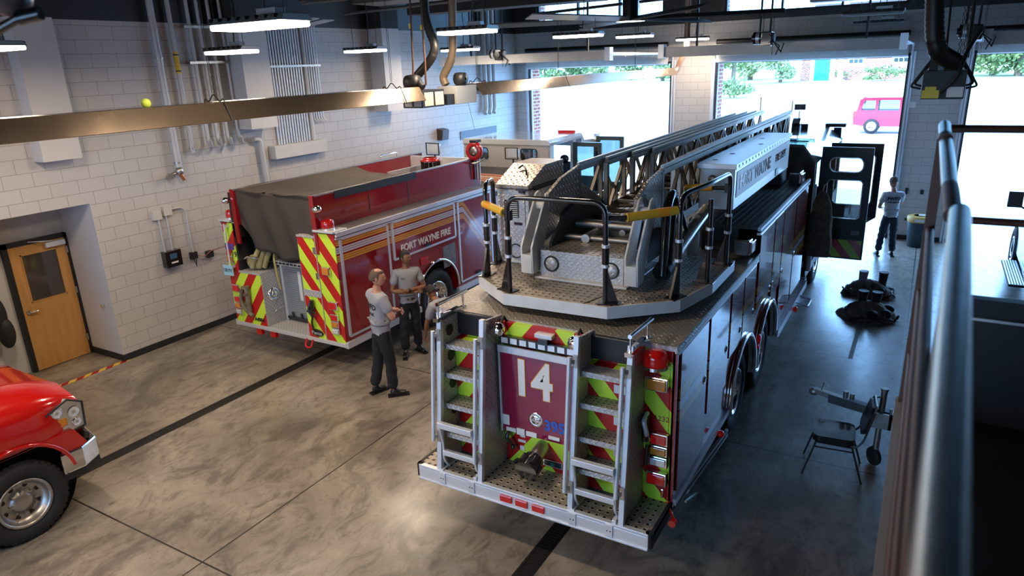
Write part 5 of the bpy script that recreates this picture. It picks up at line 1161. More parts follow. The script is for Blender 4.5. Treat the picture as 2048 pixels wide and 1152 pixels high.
for (x0, y) in ((1.14, 8.30), (1.14, 9.7)):
    me = cutplate([(0, .8), (.75, .8), (.75, 2.66), (0, 2.66)], [rrect(.10, .65, 2.20, 2.56, .03), rrect(.10, .65, 1.5, 2.14, .03)], .05)
    b = MB(); b.mesh(me, 0, Matrix.Translation((x0, y, 0)) @ TY, False); o = b.build('cab_door', mat('dark_green_grey', (.05, .075, .075), .3), P)
    b = MB(); b.box(x0+.09, x0+.66, y-.004, y+.004, 1.48, 2.57); b.build('window_glass', tpane, o)
me = cutplate([(0, .8), (.6, .8), (.6, 2.7), (0, 2.7)], [rrect(.12, .5, 1.9, 2.55, .03)], .05)
b = MB(); b.mesh(me, 0, Matrix.Translation((-1.84, 8.3, 0)) @ TY, False); b.build('cab_door', mat('dark_green_grey', (.05, .075, .075), .3), P)
# ================================================================== PICKUP (front corner at the left edge)
prd = mat('pickup_red_paint', (.50, .008, .006), .15, 0, 1, var=.03)
PK = thing('pickup_truck', 'bright red pickup truck whose front wheel and headlamp show at the left edge', 'pickup truck', (-8.45, 2.7, 0)); P = PK
# fender side shell: lofted rows along y
def yrow(y):   # returns section profile (x,z) from centre of hood to lower side, right half
    t = max(0, min(1, (y+1.6)/2.35)); f = max(0, (y-.25)/.5)
    zt = 1.56-.14*t**2-.10*f*f
    xo = 1.0-.02*t-.14*f*f
    return [(0, zt+.02), (.35, zt+.02), (.52, zt+.035), (.62, zt-.0), (.80, zt-.05), (.92, zt-.11), (xo-.02, zt-.22), (xo+.01, zt-.36), (xo, zt-.50), (xo-.01, .95-.10*f)]
ys = [-2.6+.14*i for i in range(24)]+[.70, .75]
vs = []; fs = []
rows = [[(x, y, z) for x, z in yrow(y)] for y in ys]
for s in (1, -1):
    o0 = len(vs); n = len(rows[0])
    for r in rows: vs += [(s*x, y, z) for x, y, z in r]
    for i in range(len(rows)-1):
        for j in range(n-1):
            fs.append((o0+i*n+j, o0+i*n+j+1, o0+(i+1)*n+j+1, o0+(i+1)*n+j))
b = MB(); b.add(vs, fs, 0, True)
b.build('hood', prd, P)
# side panel with wheel arch below the fender line
wc_y, wc_z, wr = 0.0, .42, .42
sp = [(-2.6, .55), (-2.6, 1.0), (.56, .96), (.60, .74)]
for k in range(15): a = -.25+(PI+.5)*k/14; sp.append((wc_y+.50*math.cos(a), wc_z+.08+.50*math.sin(a)))
sp = [(-2.6, .55), (-2.6, 1.02), (.60, .97), (.70, .78), (.54, .70)]+[(wc_y+.52*math.cos(a), wc_z+.10+.50*math.sin(a)) for a in [.25+(PI-.3)*k/14 for k in range(15)]]+[(-.56, .55)]
me = cutplate(sp, [], .05)
for s in (1, -1):
    b = MB(); b.mesh(me, 0, Matrix.Translation((s*.965, 0, 0)) @ TX, False); b.build('front_fender', prd, P, None, .012)
    b = MB(); b.tube([(s*1.0, wc_y+.53*math.cos(a), wc_z+.10+.51*math.sin(a)) for a in [.15+(PI-.25)*k/18 for k in range(19)]], .022, 8); b.build('arch_lip', prd, P)
    b = MB(); b.lathe([(.55, -.3), (.55, 0)], (s*.93, wc_y, wc_z+.1), (s, 0, 0), 24, 0); b.box(min(s*.55, s*.68), max(s*.55, s*.68), -.6, .6, .4, 1.1, 0); b.build('wheel_well', dark, P)
    wheel(P, s*.86, 0, .42, .42, .27, s, 'steel', rr=.60)
    wheel(P, s*.86, -3.9, .42, .42, .27, s, 'steel', rr=.60)
    # headlamp
    me2 = cutplate([(.40, .92), (.74, .95), (.76, 1.22), (.62, 1.30), (.36, 1.20)], [], .08)
    b = MB(); b.mesh(me2, 0, Matrix.Translation((s*.905, .0, 0)) @ Matrix.Rotation(0, 4, 'Z') @ TX, False); o = b.build('headlamp', mat('headlamp_chrome', (.6, .6, .58), .08, .8, 1), P, None, .02)
    b = MB(); b.box(s*.90-.05, s*.90+.052, .42, .58, 1.02, 1.12); b.build('amber_indicator', ambl, o, None, .015)
    b = MB()
    for (yy, zz, r_) in ((.50, 1.19, .045), (.66, 1.14, .055), (.67, 1.02, .04)): b.lathe([(r_, .046), (r_*1.1, .050), (r_*1.25, .044)], (s*.905, yy, zz), (s, 0, 0), 18, 0); b.lathe([(.001, .036), (r_*.6, .042), (r_, .046)], (s*.905, yy, zz), (s, 0, 0), 18, 1)
    b.build('reflector_bowls', [chrome, whl], o)
    b = MB(); b.tube([(s*.948, y_, z_) for y_, z_ in ((.40, .92), (.74, .95), (.76, 1.22), (.62, 1.30), (.36, 1.20), (.40, .92))], .010, 6); b.build('headlamp_trim', blk, o)
b = MB(); b.box(-.80, .80, .74, .80, .80, 1.20); b.box(-.92, .92, .70, .78, .76, .84); b.build('grille', blkg, P, None, .02)
b = MB()
bp = [(-1.0, .40), (-1.02, .62), (-.90, .84), (-.6, .90), (.6, .90), (.90, .84), (1.02, .62), (1.0, .40)]
bi = [(.93, .42), (.94, .60), (.84, .74), (-.84, .74), (-.94, .60), (-.93, .42)]
b.prism(bp+bi, 'z', .52, .76, 0); b.build('front_bumper', chrome, P, None, .02)
b = MB(); b.prism([(x*.985, y+.006) for x, y in bp[1:7]]+[(x, y) for x, y in bi[1:5]], 'z', .60, .68, 0); b.prism([(x*.98, y) for x, y in bp]+bi, 'z', .44, .53, 0); b.build('bumper_insert', blk, P)
b = MB(); b.prism([(-2.6, 1.02), (-2.6, 1.45), (-2.3, 1.5), (-1.6, 1.52), (-1.6, 1.02)], 'x', -.9, .9); b.box(-.95, .95, -5.2, -1.7, .55, 1.3); b.prism([(-1.75, 1.45), (-2.4, 1.95), (-3.7, 1.95), (-4.0, 1.3), (-1.9, 1.3)], 'x', -.85, .85); b.build('body', prd, P, None, .03)
b = MB(); b.box(-.5, .5, -5, .6, .38, .6); b.build('chassis', dark, P)
# ================================================================== RIGHT BAY TRUCK (seen past the railing)
RT = thing('parked_truck', 'white and maroon vehicle with a side step seen past the railing in the right bay', 'truck', (2.9, 15.0, 0)); P = RT
def rp(x, y): return (x, y)
wht = mat('white_truck_paint', (.60, .62, .66), .25, 0, .8)
prof = [(0, .45), (0, 1.30), (.6, 1.42), (2.0, 1.45), (3.2, 1.40), (3.6, 1.1), (3.6, .45)]+[(2.45+.52*math.cos(a), .5+.5*math.sin(a)) for a in [PI*k/12 for k in range(13)]]
me = cutplate(prof, [], .12)
for s in (-1, 1):
    b = MB(); b.mesh(me, 0, Matrix.Translation((s*1.0, 0, 0)) @ TX, False); b.build('side_panel', wht, P, None, .03)
    wheel(P, s*.95, 2.45, .45, .45, .28, s, 'chrome')
    b = MB(); b.box(s*1.18-.13, s*1.18+.13, -.2, 1.6, .36, .40, 0)
    for k in range(6): b.box(s*1.18-.12+k*.042, s*1.18-.10+k*.042, -.2, 1.6, .40, .41, 1)
    b.build('side_step', [blk, alu], P)
    b = MB(); b.box(s*1.30-.12, s*1.30+.12, 1.15, 1.22, 1.55, 1.85); b.tube([(s*1.0, 1.2, 1.45), (s*1.25, 1.2, 1.6)], .02, 6); b.build('wing_mirror', dkgrey, P, None, .02)
    b = MB(); b.tube(arc([(s*1.07, .0, .5), (s*1.09, .4, 1.0), (s*1.07, 1.0, 1.35)], .2), .018, 6); b.build('stripe_trim', maroon, P)
b = MB(); b.box(-.95, .95, 0, 3.55, .5, 1.3); b.build('body', wht, P)
b = MB(); b.prism([(-.2, 1.3), (0, 2.0), (1.1, 2.0), (1.7, 1.42)], 'x', -.9, .9); b.box(-1.0, 1.0, -4.5, -.2, .6, 1.9); b.build('cab', maroon, P, None, .04)
b = MB(); b.box(-.9, .9, 1.7, 3.3, 1.42, 1.46); b.build('bonnet_panel', maroon, P)
# red SUV on the road
SV = thing('passing_car', 'pinkish-red estate car driving past on the road beyond the middle bay door', 'car', (-1.2, 46.2, 0)); P = SV
svp = mat('suv_paint', (.25, .006, .03), .25, 0, 1)
side = [(-2.6, .5), (-2.65, .95), (-2.5, 1.12), (-2.35, 1.88), (-2.1, 1.98), (.3, 1.98), (.9, 1.75), (1.4, 1.25), (2.4, 1.10), (2.6, .9), (2.6, .5)]
arch = [(1.75+.42*math.cos(a), .40+.42*math.sin(a)) for a in [PI*k/10 for k in range(11)]]; arch2 = [(-1.65+.42*math.cos(a), .40+.42*math.sin(a)) for a in [PI*k/10 for k in range(11)]]
me = cutplate(side+arch+arch2, [[(-2.25, 1.30), (-1.55, 1.30), (-1.55, 1.82), (-2.1, 1.82)], [(-1.40, 1.28), (-.35, 1.28), (-.35, 1.84), (-1.40, 1.84)], [(-.22, 1.28), (1.0, 1.28), (.55, 1.80), (-.22, 1.84)]], .06)
for s in (-1, 1):
    b = MB(); b.mesh(me, 0, Matrix.Translation((0, s*.95, 0)) @ TY, False); b.build('side_body', svp, P, None, .02)
    for cx in (-1.65, 1.75):
        b = MB(); b.lathe([(.25, -.13), (.40, -.13), (.42, 0), (.40, .13), (.25, .13)], (cx, s*.85, .41), (0, s, 0), 24, 0); b.lathe([(.001, .10), (.25, .12), (.27, .13)], (cx, s*.85, .41), (0, s, 0), 20, 1); b.build('wheel', [tirem, chrome], P)
b = MB(); b.box(-2.2, 1.0, -.9, .9, 1.25, 1.9); b.build('glazing', tglass, P)
b = MB(); b.box(-2.1, .3, -.92, .92, 1.93, 1.99); b.box(-2.6, 2.55, -.92, .92, .5, 1.1); b.box(-2.62, -2.3, -.92, .92, .5, 1.25); b.build('body', svp, P, None, .02)
b = MB(); b.box(-2.66, -2.45, -.99, -.95, 1.0, 1.22); b.build('tail_lamp', redl, P)
b = MB(); b.box(-2.2, 1.0, -.96, -.945, 1.20, 1.27); b.build('chrome_strip', alu, P)
# ================================================================== PEOPLE
def skin_mesh(nodes, edges, root, sub=2):
    """nodes name:(pos, rx, ry); returns a smooth mesh grown over the skeleton"""
    names = list(nodes); idx = {n: i for i, n in enumerate(names)}
    me = bpy.data.meshes.new('sk'); me.from_pydata([Vector(nodes[n][0]) for n in names], [(idx[a], idx[b]) for a, b in edges], []); me.update()
    o = bpy.data.objects.new('sk', me); COL.objects.link(o)
    o.modifiers.new('skin', 'SKIN')
    if not me.skin_vertices: 
        bm = bmesh.new(); bm.from_mesh(me); bm.verts.layers.skin.verify(); bm.to_mesh(me); bm.free()
    for n, sv in zip(names, me.skin_vertices[0].data):
        r = nodes[n][1:]; sv.radius = (r[0], r[-1]); sv.use_root = (n == root)
    s = o.modifiers.new('sub', 'SUBSURF'); s.levels = sub; s.render_levels = sub
    dg = bpy.context.evaluated_depsgraph_get(); dg.update()
    out = bpy.data.meshes.new_from_object(o.evaluated_get(dg)); bpy.data.objects.remove(o); bpy.data.meshes.remove(me)
    return out
def head_verts(b, c, yaw, pitch, roll=0, s=1.0, m=0):
    """head with brow, nose, lips, chin and ears, looking along +y before rotation"""
    R = Matrix.Translation(c) @ Matrix.Rotation(yaw, 4, 'Z') @ Matrix.Rotation(pitch, 4, 'X') @ Matrix.Rotation(roll, 4, 'Y')
    n, k = 32, 26; vs = []; fs = []
    g = lambda a, s_: math.exp(-(a/s_)**2)
    for i in range(k+1):
        th = PI*i/k; z = math.cos(th)
        for j in range(n):
            a = 2*PI*j/n; sx, sy = math.sin(th)*math.cos(a), math.sin(th)*math.sin(a)
            jaw = 1-.26*max(0, -z)**1.2
            X = .076*sx*jaw; Y = (.098*sy*(1-.10*max(0, -z))+(.012*max(0, -z) if sy > 0 else -.0)); Z = .118*z
            if sy < 0: Y *= 1-.35*max(0, -z)
            if sy > .2:
                Y += .020*g(X, .013)*g(Z+.012, .022)*1.1 + .007*g(X, .02)*g(Z+.05, .012) + .010*g(X, .03)*g(Z+.095, .022) + .006*g(Z-.030, .012)*g(X, .05) - .009*(g(X-.030, .014)+g(X+.030, .014))*g(Z-.008, .012)
            vs.append(R @ (Vector((X, Y, Z))*s))
    for i in range(k):
        for j in range(n): fs.append((i*n+j, (i+1)*n+j, (i+1)*n+(j+1) % n, i*n+(j+1) % n))
    b.add(vs, fs, m, True)
    for q in (-1, 1):
        e = MB(); e.ell((q*.078, -.005, -.005), .010, .020, .033, 10, 0, 8); b.add([R @ (Vector(v)*s) for v in e.v], e.f, m, True)
    return R
def face_bits(R, P, s=1.0, moustache=False, hc=None):
    for q in (-1, 1):
        b = MB(); e = MB(); e.ell((q*.030, .083, .008), .011, .006, .007, 10, 0, 6); b.add([R @ (Vector(v)*s) for v in e.v], e.f, 0, True); b.build('eye', mat('eye_dark', (.05, .04, .035), .2), P)
    b = MB(); e = MB(); e.ell((0, .094, -.052), .022, .008, .006, 12, 0, 6); b.add([R @ (Vector(v)*s) for v in e.v], e.f, 0, True); b.build('mouth', mat('lips', (.30, .10, .08), .5), P)
    b = MB()
    for q in (-1, 1):
        e = MB(); e.ell((q*.030, .092, .028), .018, .006, .004, 10, 0, 6); b.add([R @ (Vector(v)*s) for v in e.v], e.f, 0, True)
    if moustache: e = MB(); e.ell((0, .104, -.040), .030, .008, .007, 12, 0, 6); b.add([R @ (Vector(v)*s) for v in e.v], e.f, 0, True)
    b.build('eyebrows', hc or hairA, P)
def hair(R, P, m, s=1.0, front=.055, low=-.03, th=.010, bald=False):
    n, k = 30, 16; vs = []; fs = []; keep = set()
    for i in range(k+1):
        t = PI*.72*i/k
        for j in range(n):
            a = 2*PI*j/n; sx, sy, z = math.sin(t)*math.cos(a), math.sin(t)*math.sin(a), math.cos(t)
            X, Y, Z = (.076+th)*sx, (.098+th)*sy, (.118+th)*z
            lim = (front if Y > .03 else low-.02 if Y < -.03 else low+.045 if abs(X) > .05 and Y > 0 else low)
            if Z < lim: keep.add(i*n+j)
            if bald and Z > .105 and Y > -.04: keep.add(i*n+j)
            vs.append(R @ (Vector((X, Y, Z))*s))
    for i in range(k):
        for j in range(n):
            f = (i*n+j, (i+1)*n+j, (i+1)*n+(j+1) % n, i*n+(j+1) % n)
            if sum(q in keep for q in f) < 2: fs.append(f)
    b = MB(); b.add(vs, fs, 0, True); o = b.build('hair', m, P); md = o.modifiers.new('s', 'SOLIDIFY'); md.thickness = .006; md.offset = -1
    return o
def hand(b, w, d, up, side, s=1.0, curl=.5, m=0):
    """palm and five fingers; w wrist, d pointing dir, up back-of-hand normal, side +1 thumb along cross"""
    w, d, up = Vector(w), Vector(d).normalized(), Vector(up).normalized(); lat = d.cross(up).normalized()*side; up = lat.cross(d).normalized() if side > 0 else d.cross(lat).normalized()
    up = up if up.dot(Vector(up)) > 0 else -up
    me = skin_mesh({'a': (w, .024, .017), 'b': (w+d*.035, .030, .015), 'c': (w+d*.075, .038, .013)}, [('a', 'b'), ('b', 'c')], 'a', 2); b.mesh(me, m)
    for k, (off, L) in enumerate(((.030, .070), (.010, .080), (-.010, .074), (-.030, .056))):
        base = w+d*.078+lat*off; p1 = base+d*L*.45-up*L*.10*curl; p2 = p1+(d*(1-curl*.6)-up*curl).normalized()*L*.32; p3 = p2+(d*(1-curl)-up*curl*1.2).normalized()*L*.25
        me = skin_mesh({'a': (base-d*.012, .0095), 'b': (p1, .0088), 'c': (p2, .0080), 'd': (p3, .0065)}, [('a', 'b'), ('b', 'c'), ('c', 'd')], 'a', 1); b.mesh(me, m)
    t0 = w+d*.022+lat*.022; t1 = t0+(d*.5+lat*.8).normalized()*.036; t2 = t1+(d*.9+lat*.25-up*.2).normalized()*.030
    me = skin_mesh({'a': (t0, .012), 'b': (t1, .010), 'c': (t2, .008)}, [('a', 'b'), ('b', 'c')], 'a', 1); b.mesh(me, m)
def shoe(b, ank, yawdir, m=0):
    ank = Vector(ank); d = Vector((math.cos(yawdir), math.sin(yawdir), 0))
    me = skin_mesh({'h': (Vector((ank.x, ank.y, .05))-d*.05, .040, .045), 'a': (Vector((ank.x, ank.y, .055))+d*.01, .043, .05), 'm': (Vector((ank.x, ank.y, .042))+d*.10, .046, .036), 't': (Vector((ank.x, ank.y, .036))+d*.18, .040, .028), 's': (Vector((ank.x, ank.y, .13))-d*.015, .045, .045)}, [('h', 'a'), ('a', 'm'), ('m', 't'), ('a', 's')], 'a', 2)
    b.mesh(me, m)
    s = Vector((-d.y, d.x, 0)); c = Vector((ank.x, ank.y, .012))+d*.065
    b.obox(c, d*.145, s*.042, (0, 0, .012), m)
def person(label, loc, rz, J, skin, shirtm, pantm, headyaw, headpitch=0, hairm=hairA, sc=1.0, hands=(), moustache=False, sleeve=.62, bald=False, cap=False, feet=(PI/2, PI/2), headroll=0):
    """J: joint name -> position (figure faces +y; L is -x)"""
    P = thing('person', label, 'person', loc, rz)
    J = {k: Vector(v)*1.0 for k, v in J.items()}
    sh = lambda k, t=0: J[k]
    hipc = J['pelvis']
    nodes = {'pelvis': (J['pelvis'], .09, .075), 'spine': (J['spine'], .10, .08), 'chest': (J['chest'], .130, .09), 'nb': (J['neckb'], .075, .065), 'neck': (J['neck'], .055, .055), 'hd': (J['head']-Vector((0, 0, .04)), .055, .055)}
    edges = [('pelvis', 'spine'), ('spine', 'chest'), ('chest', 'nb'), ('nb', 'neck'), ('neck', 'hd')]
    for s in 'LR':
        nodes.update({'sh'+s: (J['sh'+s], .062, .062), 'ua'+s: (J['sh'+s].lerp(J['el'+s], .5), .050, .050), 'el'+s: (J['el'+s], .042, .042), 'fa'+s: (J['el'+s].lerp(J['wr'+s], .35), .042, .040), 'wr'+s: (J['wr'+s], .028, .022),
                      'hi'+s: (J['hi'+s], .065, .065), 'th'+s: (J['hi'+s].lerp(J['kn'+s], .5), .078, .078), 'kn'+s: (J['kn'+s], .055, .055), 'ca'+s: (J['kn'+s].lerp(J['an'+s], .35), .055, .055), 'an'+s: (J['an'+s], .038, .038)})
        edges += [('chest', 'sh'+s), ('sh'+s, 'ua'+s), ('ua'+s, 'el'+s), ('el'+s, 'fa'+s), ('fa'+s, 'wr'+s), ('pelvis', 'hi'+s), ('hi'+s, 'th'+s), ('th'+s, 'kn'+s), ('kn'+s, 'ca'+s), ('ca'+s, 'an'+s)]
    b = MB(); b.mesh(skin_mesh(nodes, edges, 'pelvis')); R = head_verts(b, J['head']+Vector((0, .012, .045)), headyaw, headpitch, headroll, 1.0)
    for (s, d, up, side, curl) in hands: hand(b, J['wr'+s], d, up, side, 1, curl)
    b.build('body', skin, P)
    # shirt
    S = {'hem': (J['pelvis'].lerp(J['spine'], -.18), .118, .096), 'pelvis': (J['pelvis'].lerp(J['spine'], .1), .150, .122), 'waist': (J['pelvis'].lerp(J['spine'], .45), .162, .130), 'spine': (J['spine'], .162, .126), 'chest': (J['chest'], .185, .135), 'up': (J['chest'].lerp(J['neckb'], .6), .12, .095), 'nb': (J['neckb']+(J['neckb']-J['chest']).normalized()*.012, .074, .070)}
    E = [('hem', 'pelvis'), ('pelvis', 'waist'), ('waist', 'spine'), ('spine', 'chest'), ('chest', 'up'), ('up', 'nb')]
    for s in 'LR':
        S['sh'+s] = (J['sh'+s]+Vector((0, 0, .005)), .080, .078); S['ua'+s] = (J['sh'+s].lerp(J['el'+s], .4), .074, .072); S['sl'+s] = (J['sh'+s].lerp(J['el'+s], sleeve+.1), .070, .070)
        E += [('up', 'sh'+s), ('sh'+s, 'ua'+s), ('ua'+s, 'sl'+s)]
    sme = skin_mesh(S, E, 'pelvis'); b = MB(); b.mesh(sme)
    rnd = random.Random(hash(label) % 999 if False else len(label))
    b.v = [tuple(Vector(v)+Vector((math.sin(v[2]*38+v[0]*25), math.cos(v[2]*31+v[0]*40), 0))*.0035) for v in b.v]
    if J['pelvis'].z > .9:
        c0 = J['pelvis']
        def hemfix(v):
            x, y, z = v; k = (z-c0.z)
            if k < .10:
                lx, ly = .150+.05*max(0, k)*4*.25, .122; q = math.hypot((x-c0.x)/lx, (y-c0.y)/ly)
                if q > 1: x = c0.x+(x-c0.x)/q; y = c0.y+(y-c0.y)/q
                z = max(z, c0.z-.035+.012*math.sin(x*40))
            return (x, y, z)
        b.v = [hemfix(v) for v in b.v]
    so_ = b.build('shirt', shirtm, P)
    # trousers
    T = {'top': (J['pelvis'].lerp(J['spine'], .35), .128, .10), 'pelvis': (J['pelvis']+Vector((0, 0, -.02)), .168, .136)}; E = [('top', 'pelvis')]
    for s in 'LR':
        T.update({'hi'+s: (J['hi'+s]+Vector((0, 0, -.03)), .104, .106), 'th'+s: (J['hi'+s].lerp(J['kn'+s], .5), .094, .094), 'kn'+s: (J['kn'+s], .078, .078), 'ca'+s: (J['kn'+s].lerp(J['an'+s], .45), .080, .080), 'an'+s: (J['an'+s]+Vector((0, 0, .015)), .072, .076)})
        E += [('pelvis', 'hi'+s), ('hi'+s, 'th'+s), ('th'+s, 'kn'+s), ('kn'+s, 'ca'+s), ('ca'+s, 'an'+s)]
    b = MB(); b.mesh(skin_mesh(T, E, 'pelvis'))
    b.v = [tuple(Vector(v)+Vector((math.sin(v[2]*45+v[1]*30), math.cos(v[2]*38+v[0]*30), 0))*.005*(1 if v[2] < .75 else .3)) for v in b.v]
    b.build('trousers', pantm, P)
    b = MB(); shoe(b, J['anL'], feet[0]); b.build('shoe', boot, P); b = MB(); shoe(b, J['anR'], feet[1]); b.build('shoe', boot, P)
    if hairm: hair(R, P, hairm, bald=bald)
    face_bits(R, P, 1, moustache, hairm)
    P.scale = (sc, sc, sc)
    return P, R, sme
def on_shirt(P, me, s, size, centre, yawd, m, **kw):
    """print lettering on the cloth: centre in figure space, yawd direction the print faces"""
    bvh = BVHTree.FromPolygons([v.co.copy() for v in me.vertices], [list(p.vertices) for p in me.polygons])
    n = Vector((math.cos(yawd), math.sin(yawd), 0)); u = Vector((-n.y, n.x, 0)); c = Vector(centre)
    tm = text_mesh(s, size, ext=0, **kw); bm = bmesh.new(); bm.from_mesh(tm); bmesh.ops.triangulate(bm, faces=bm.faces)
    bmesh.ops.subdivide_edges(bm, edges=bm.edges, cuts=1); vs = []
    for v in bm.verts:
        p = c+u*v.co.x+Vector((0, 0, v.co.y)); hit = bvh.ray_cast(p+n*.6, -n)
        vs.append((hit[0] if hit[0] else p)+n*.006)
    b = MB(); bm.verts.index_update(); b.add(vs, [[v.index for v in f.verts] for f in bm.faces]); bm.free(); b.build('shirt_print', m, P)
stand = dict(pelvis=(0, 0, .96), spine=(0, .0, 1.14), chest=(0, -.005, 1.33), neckb=(0, -.01, 1.47), neck=(0, .0, 1.54), head=(0, .01, 1.63),
             shL=(-.175, -.01, 1.42), shR=(.175, -.01, 1.42), elL=(-.27, .06, 1.15), elR=(.27, .06, 1.15), wrL=(.06, .24, 1.17), wrR=(-.05, .21, 1.13),
             hiL=(-.085, 0, .90), hiR=(.085, 0, .90), knL=(-.10, .02, .50), knR=(.10, .02, .50), anL=(-.12, -.02, .09), anR=(.12, -.02, .09))
# firefighter seen from behind, arms crossed, looking right
J = dict(stand); J.update(elL=(-.26, .08, 1.16), elR=(.26, .08, 1.16), wrL=(.10, .25, 1.20), wrR=(-.08, .22, 1.13), anL=(-.12, -.12, .09), knL=(-.11, -.03, .50), anR=(.12, .05, .09), knR=(.11, .05, .50))
crossed = (('L', (1, .05, .25), (.1, 1, .2), -1, .4), ('R', (-1, .1, .1), (0, 1, .3), 1, .4))
Pn, R, sme = person('firefighter seen from behind with arms crossed, short greying hair and grey shirt', (-6.33, 6.95, 0), math.radians(-27), J, skinA, shirt, navy, math.radians(-28), -.06, hairA, hands=crossed, bald=True, feet=(PI*.55, PI*.40), sc=1.055)
on_shirt(Pn, sme, 'FWFD', .105, (-.02, 0, 1.30), -PI/2, navy, bold=.003); on_shirt(Pn, sme, 'RESCUE', .055, (-.02, 0, 1.20), -PI/2, navy, bold=.002)
# firefighter facing the camera side, arms crossed, moustache, looking right
J = dict(stand); J.update(anL=(-.12, -.05, .09), anR=(.13, .06, .09), knR=(.12, .07, .5))
Pn, R, sme = person('smiling dark-haired firefighter with arms crossed standing by the engine wheel', (-6.93, 8.33, 0), math.radians(-128), J, skinB, shirt, navy, math.radians(38), -.02, hairB, hands=crossed, moustache=True, feet=(PI*.62, PI*.40), sc=.985)
on_shirt(Pn, sme, 'FD', .05, (.085, 0, 1.34), PI/2, navy)
b = MB(); b.tube([(-.16+.0, .0, 0)]*1+[(.15, .0, .98)], .001, 3) if False else None
b = MB(); b.lathe([(.142, 0), (.146, .012), (.146, .035), (.142, .045)], (0, 0, .97), (0, 0, 1), 28); b.v = [(x, y*.82, z) for x, y, z in b.v]; b.build('belt', blk, Pn)
b = MB(); b.box(-.025, .025, .115, .13, .975, 1.01); b.build('belt_buckle', chrome, Pn)
b = MB(); w_ = Vector(J['wrL']); b.cyl(w_+Vector((-.055, -.02, .0)), w_+Vector((-.02, -.008, .0)), .034, 16); b.build('wrist_watch', blk, Pn)
# man bending down behind the ladder truck
J = dict(pelvis=(0, -.25, .62), spine=(0, -.12, .78), chest=(0, .06, .93), neckb=(0, .19, 1.02), neck=(0, .25, 1.06), head=(0, .32, 1.10), shL=(-.18, .12, .98), shR=(.18, .12, .98), elL=(-.22, .22, .70), elR=(.24, .18, .70), wrL=(-.18, .32, .48), wrR=(.22, .26, .46),
         hiL=(-.09, -.24, .58), hiR=(.09, -.24, .58), knL=(-.16, .12, .46), knR=(.16, .05, .44), anL=(-.16, -.12, .09), anR=(.16, -.18, .09))
Pn, R, sme = person('man in a grey shirt bending down between the engine wheel and the ladder truck', (-6.10, 8.20, 0), math.radians(75), J, skinB, shirt, navy, 0, -.75, hairB, hands=(('L', (0, .3, -1), (-1, 0, 0), -1, .5), ('R', (0, .2, -1), (1, 0, 0), 1, .5)), bald=True)
# man by the open bay door
J = dict(stand); J.update(elL=(-.25, .04, 1.13), elR=(.22, .16, 1.18), wrL=(-.14, .24, 1.08), wrR=(.05, .28, 1.14), head=(-.01, .03, 1.62), knL=(-.13, .04, .5), anL=(-.17, .02, .09), anR=(.12, -.02, .09))
Pn, R, sme = person('man in a cap and pale shirt seen from behind by the open bay door', (-.50, 17.62, 0), math.radians(18), J, skinA, shirt2, jean, math.radians(12), -.22, None, hands=(('L', (.9, .4, 0), (0, 1, .3), -1, .5), ('R', (-.8, .5, .0), (0, 1, .3), 1, .5)))
on_shirt(Pn, sme, 'FWFD', .10, (0, 0, 1.34), -PI/2, navy, bold=.004); on_shirt(Pn, sme, 'FIRE RESCUE', .042, (0, 0, 1.26), -PI/2, navy, bold=.002)
b = MB(); e = MB()
for k in range(9):
    pass
e.lathe([(.094, -.01), (.096, .03), (.088, .075), (.06, .108), (.001, .118)], (0, -.008, .035), (0, 0, 1), 24); e.v = [(x*.93, y*1.12, z) for x, y, z in e.v]
e.prism([(-.07, .08), (.07, .08), (.055, .155), (0, .175), (-.055, .155)], 'z', .030, .038)
b.add([R @ Vector(v) for v in e.v], e.f, 0, True); b.build('cap', khaki, Pn)
b = MB(); b.box(-.02, .16, .24, .30, 1.02, 1.14); b.build('cleaning_cloth', white, Pn, None, .02)
# ================================================================== LOOSE THINGS ON THE FLOOR
def gear(lab, loc, boots, seed):
    rr = random.Random(seed); t = thing('turnout_gear', lab, 'gear', loc, rr.uniform(-.3, .3))
    b = MB(); nx, ny = 26, 14; vs = []; fs = []
    for j in range(ny+1):
        for i in range(nx):
            a = 2*PI*i/nx; k = j/ny; r = (.40+.05*math.sin(3*a+seed)+.035*math.sin(7*a))*(1-k)**.55+.02
            z = .30*k**.8+.03*math.sin(5*a+k*6)*math.sin(PI*k); vs.append((r*math.cos(a)*1.1, r*math.sin(a)*.8, max(0, z)))
    for j in range(ny):
        for i in range(nx): fs.append((j*nx+i, j*nx+(i+1) % nx, (j+1)*nx+(i+1) % nx, (j+1)*nx+i))
    b.add(vs, fs, 0, True); b.build('bundled_trousers', camo, t)
    b = MB()
    for k in range(7):
        a = rr.uniform(0, 2*PI); a2 = a+rr.uniform(.5, 1.3); r0 = .46; b.tube(arc([(r0*math.cos(a), r0*.8*math.sin(a), .02), (.42*math.cos((a+a2)/2)*1.15, .36*math.sin((a+a2)/2)*1.15, .14), (r0*math.cos(a2), r0*.8*math.sin(a2), .02)], .2), .018, 6)
        b.ell((rr.uniform(-.35, .35), rr.uniform(-.28, .28), .14), .10, .08, .08, 10)
    b.build('suspenders', blk, t)
    b = MB()
    for k in range(8): a = 2*PI*k/8; b.obox((.40*math.cos(a), .30*math.sin(a), .12), (.05*math.sin(a), -.05*math.cos(a), 0), (0, 0, .02), (.008, .006, 0))
    b.build('reflective_band', mat('dull_reflective', (.30, .27, .20), .4), t)
    for k, (x, y, m) in enumerate(boots):
        b = MB(); b.tube([(x, y, .06), (x, y, .22), (x+.01, y, .45)], [.075, .070, .085], 14); b.tube([(x, y, .07), (x+.10, y-.10, .06), (x+.15, y-.16, .05)], [.07, .06, .045], 12); b.lathe([(.085, 0), (.088, .01), (.07, .012), (.065, -.1)], (x+.01, y, .44), (0, 0, 1), 14); b.build('boot', m, t)
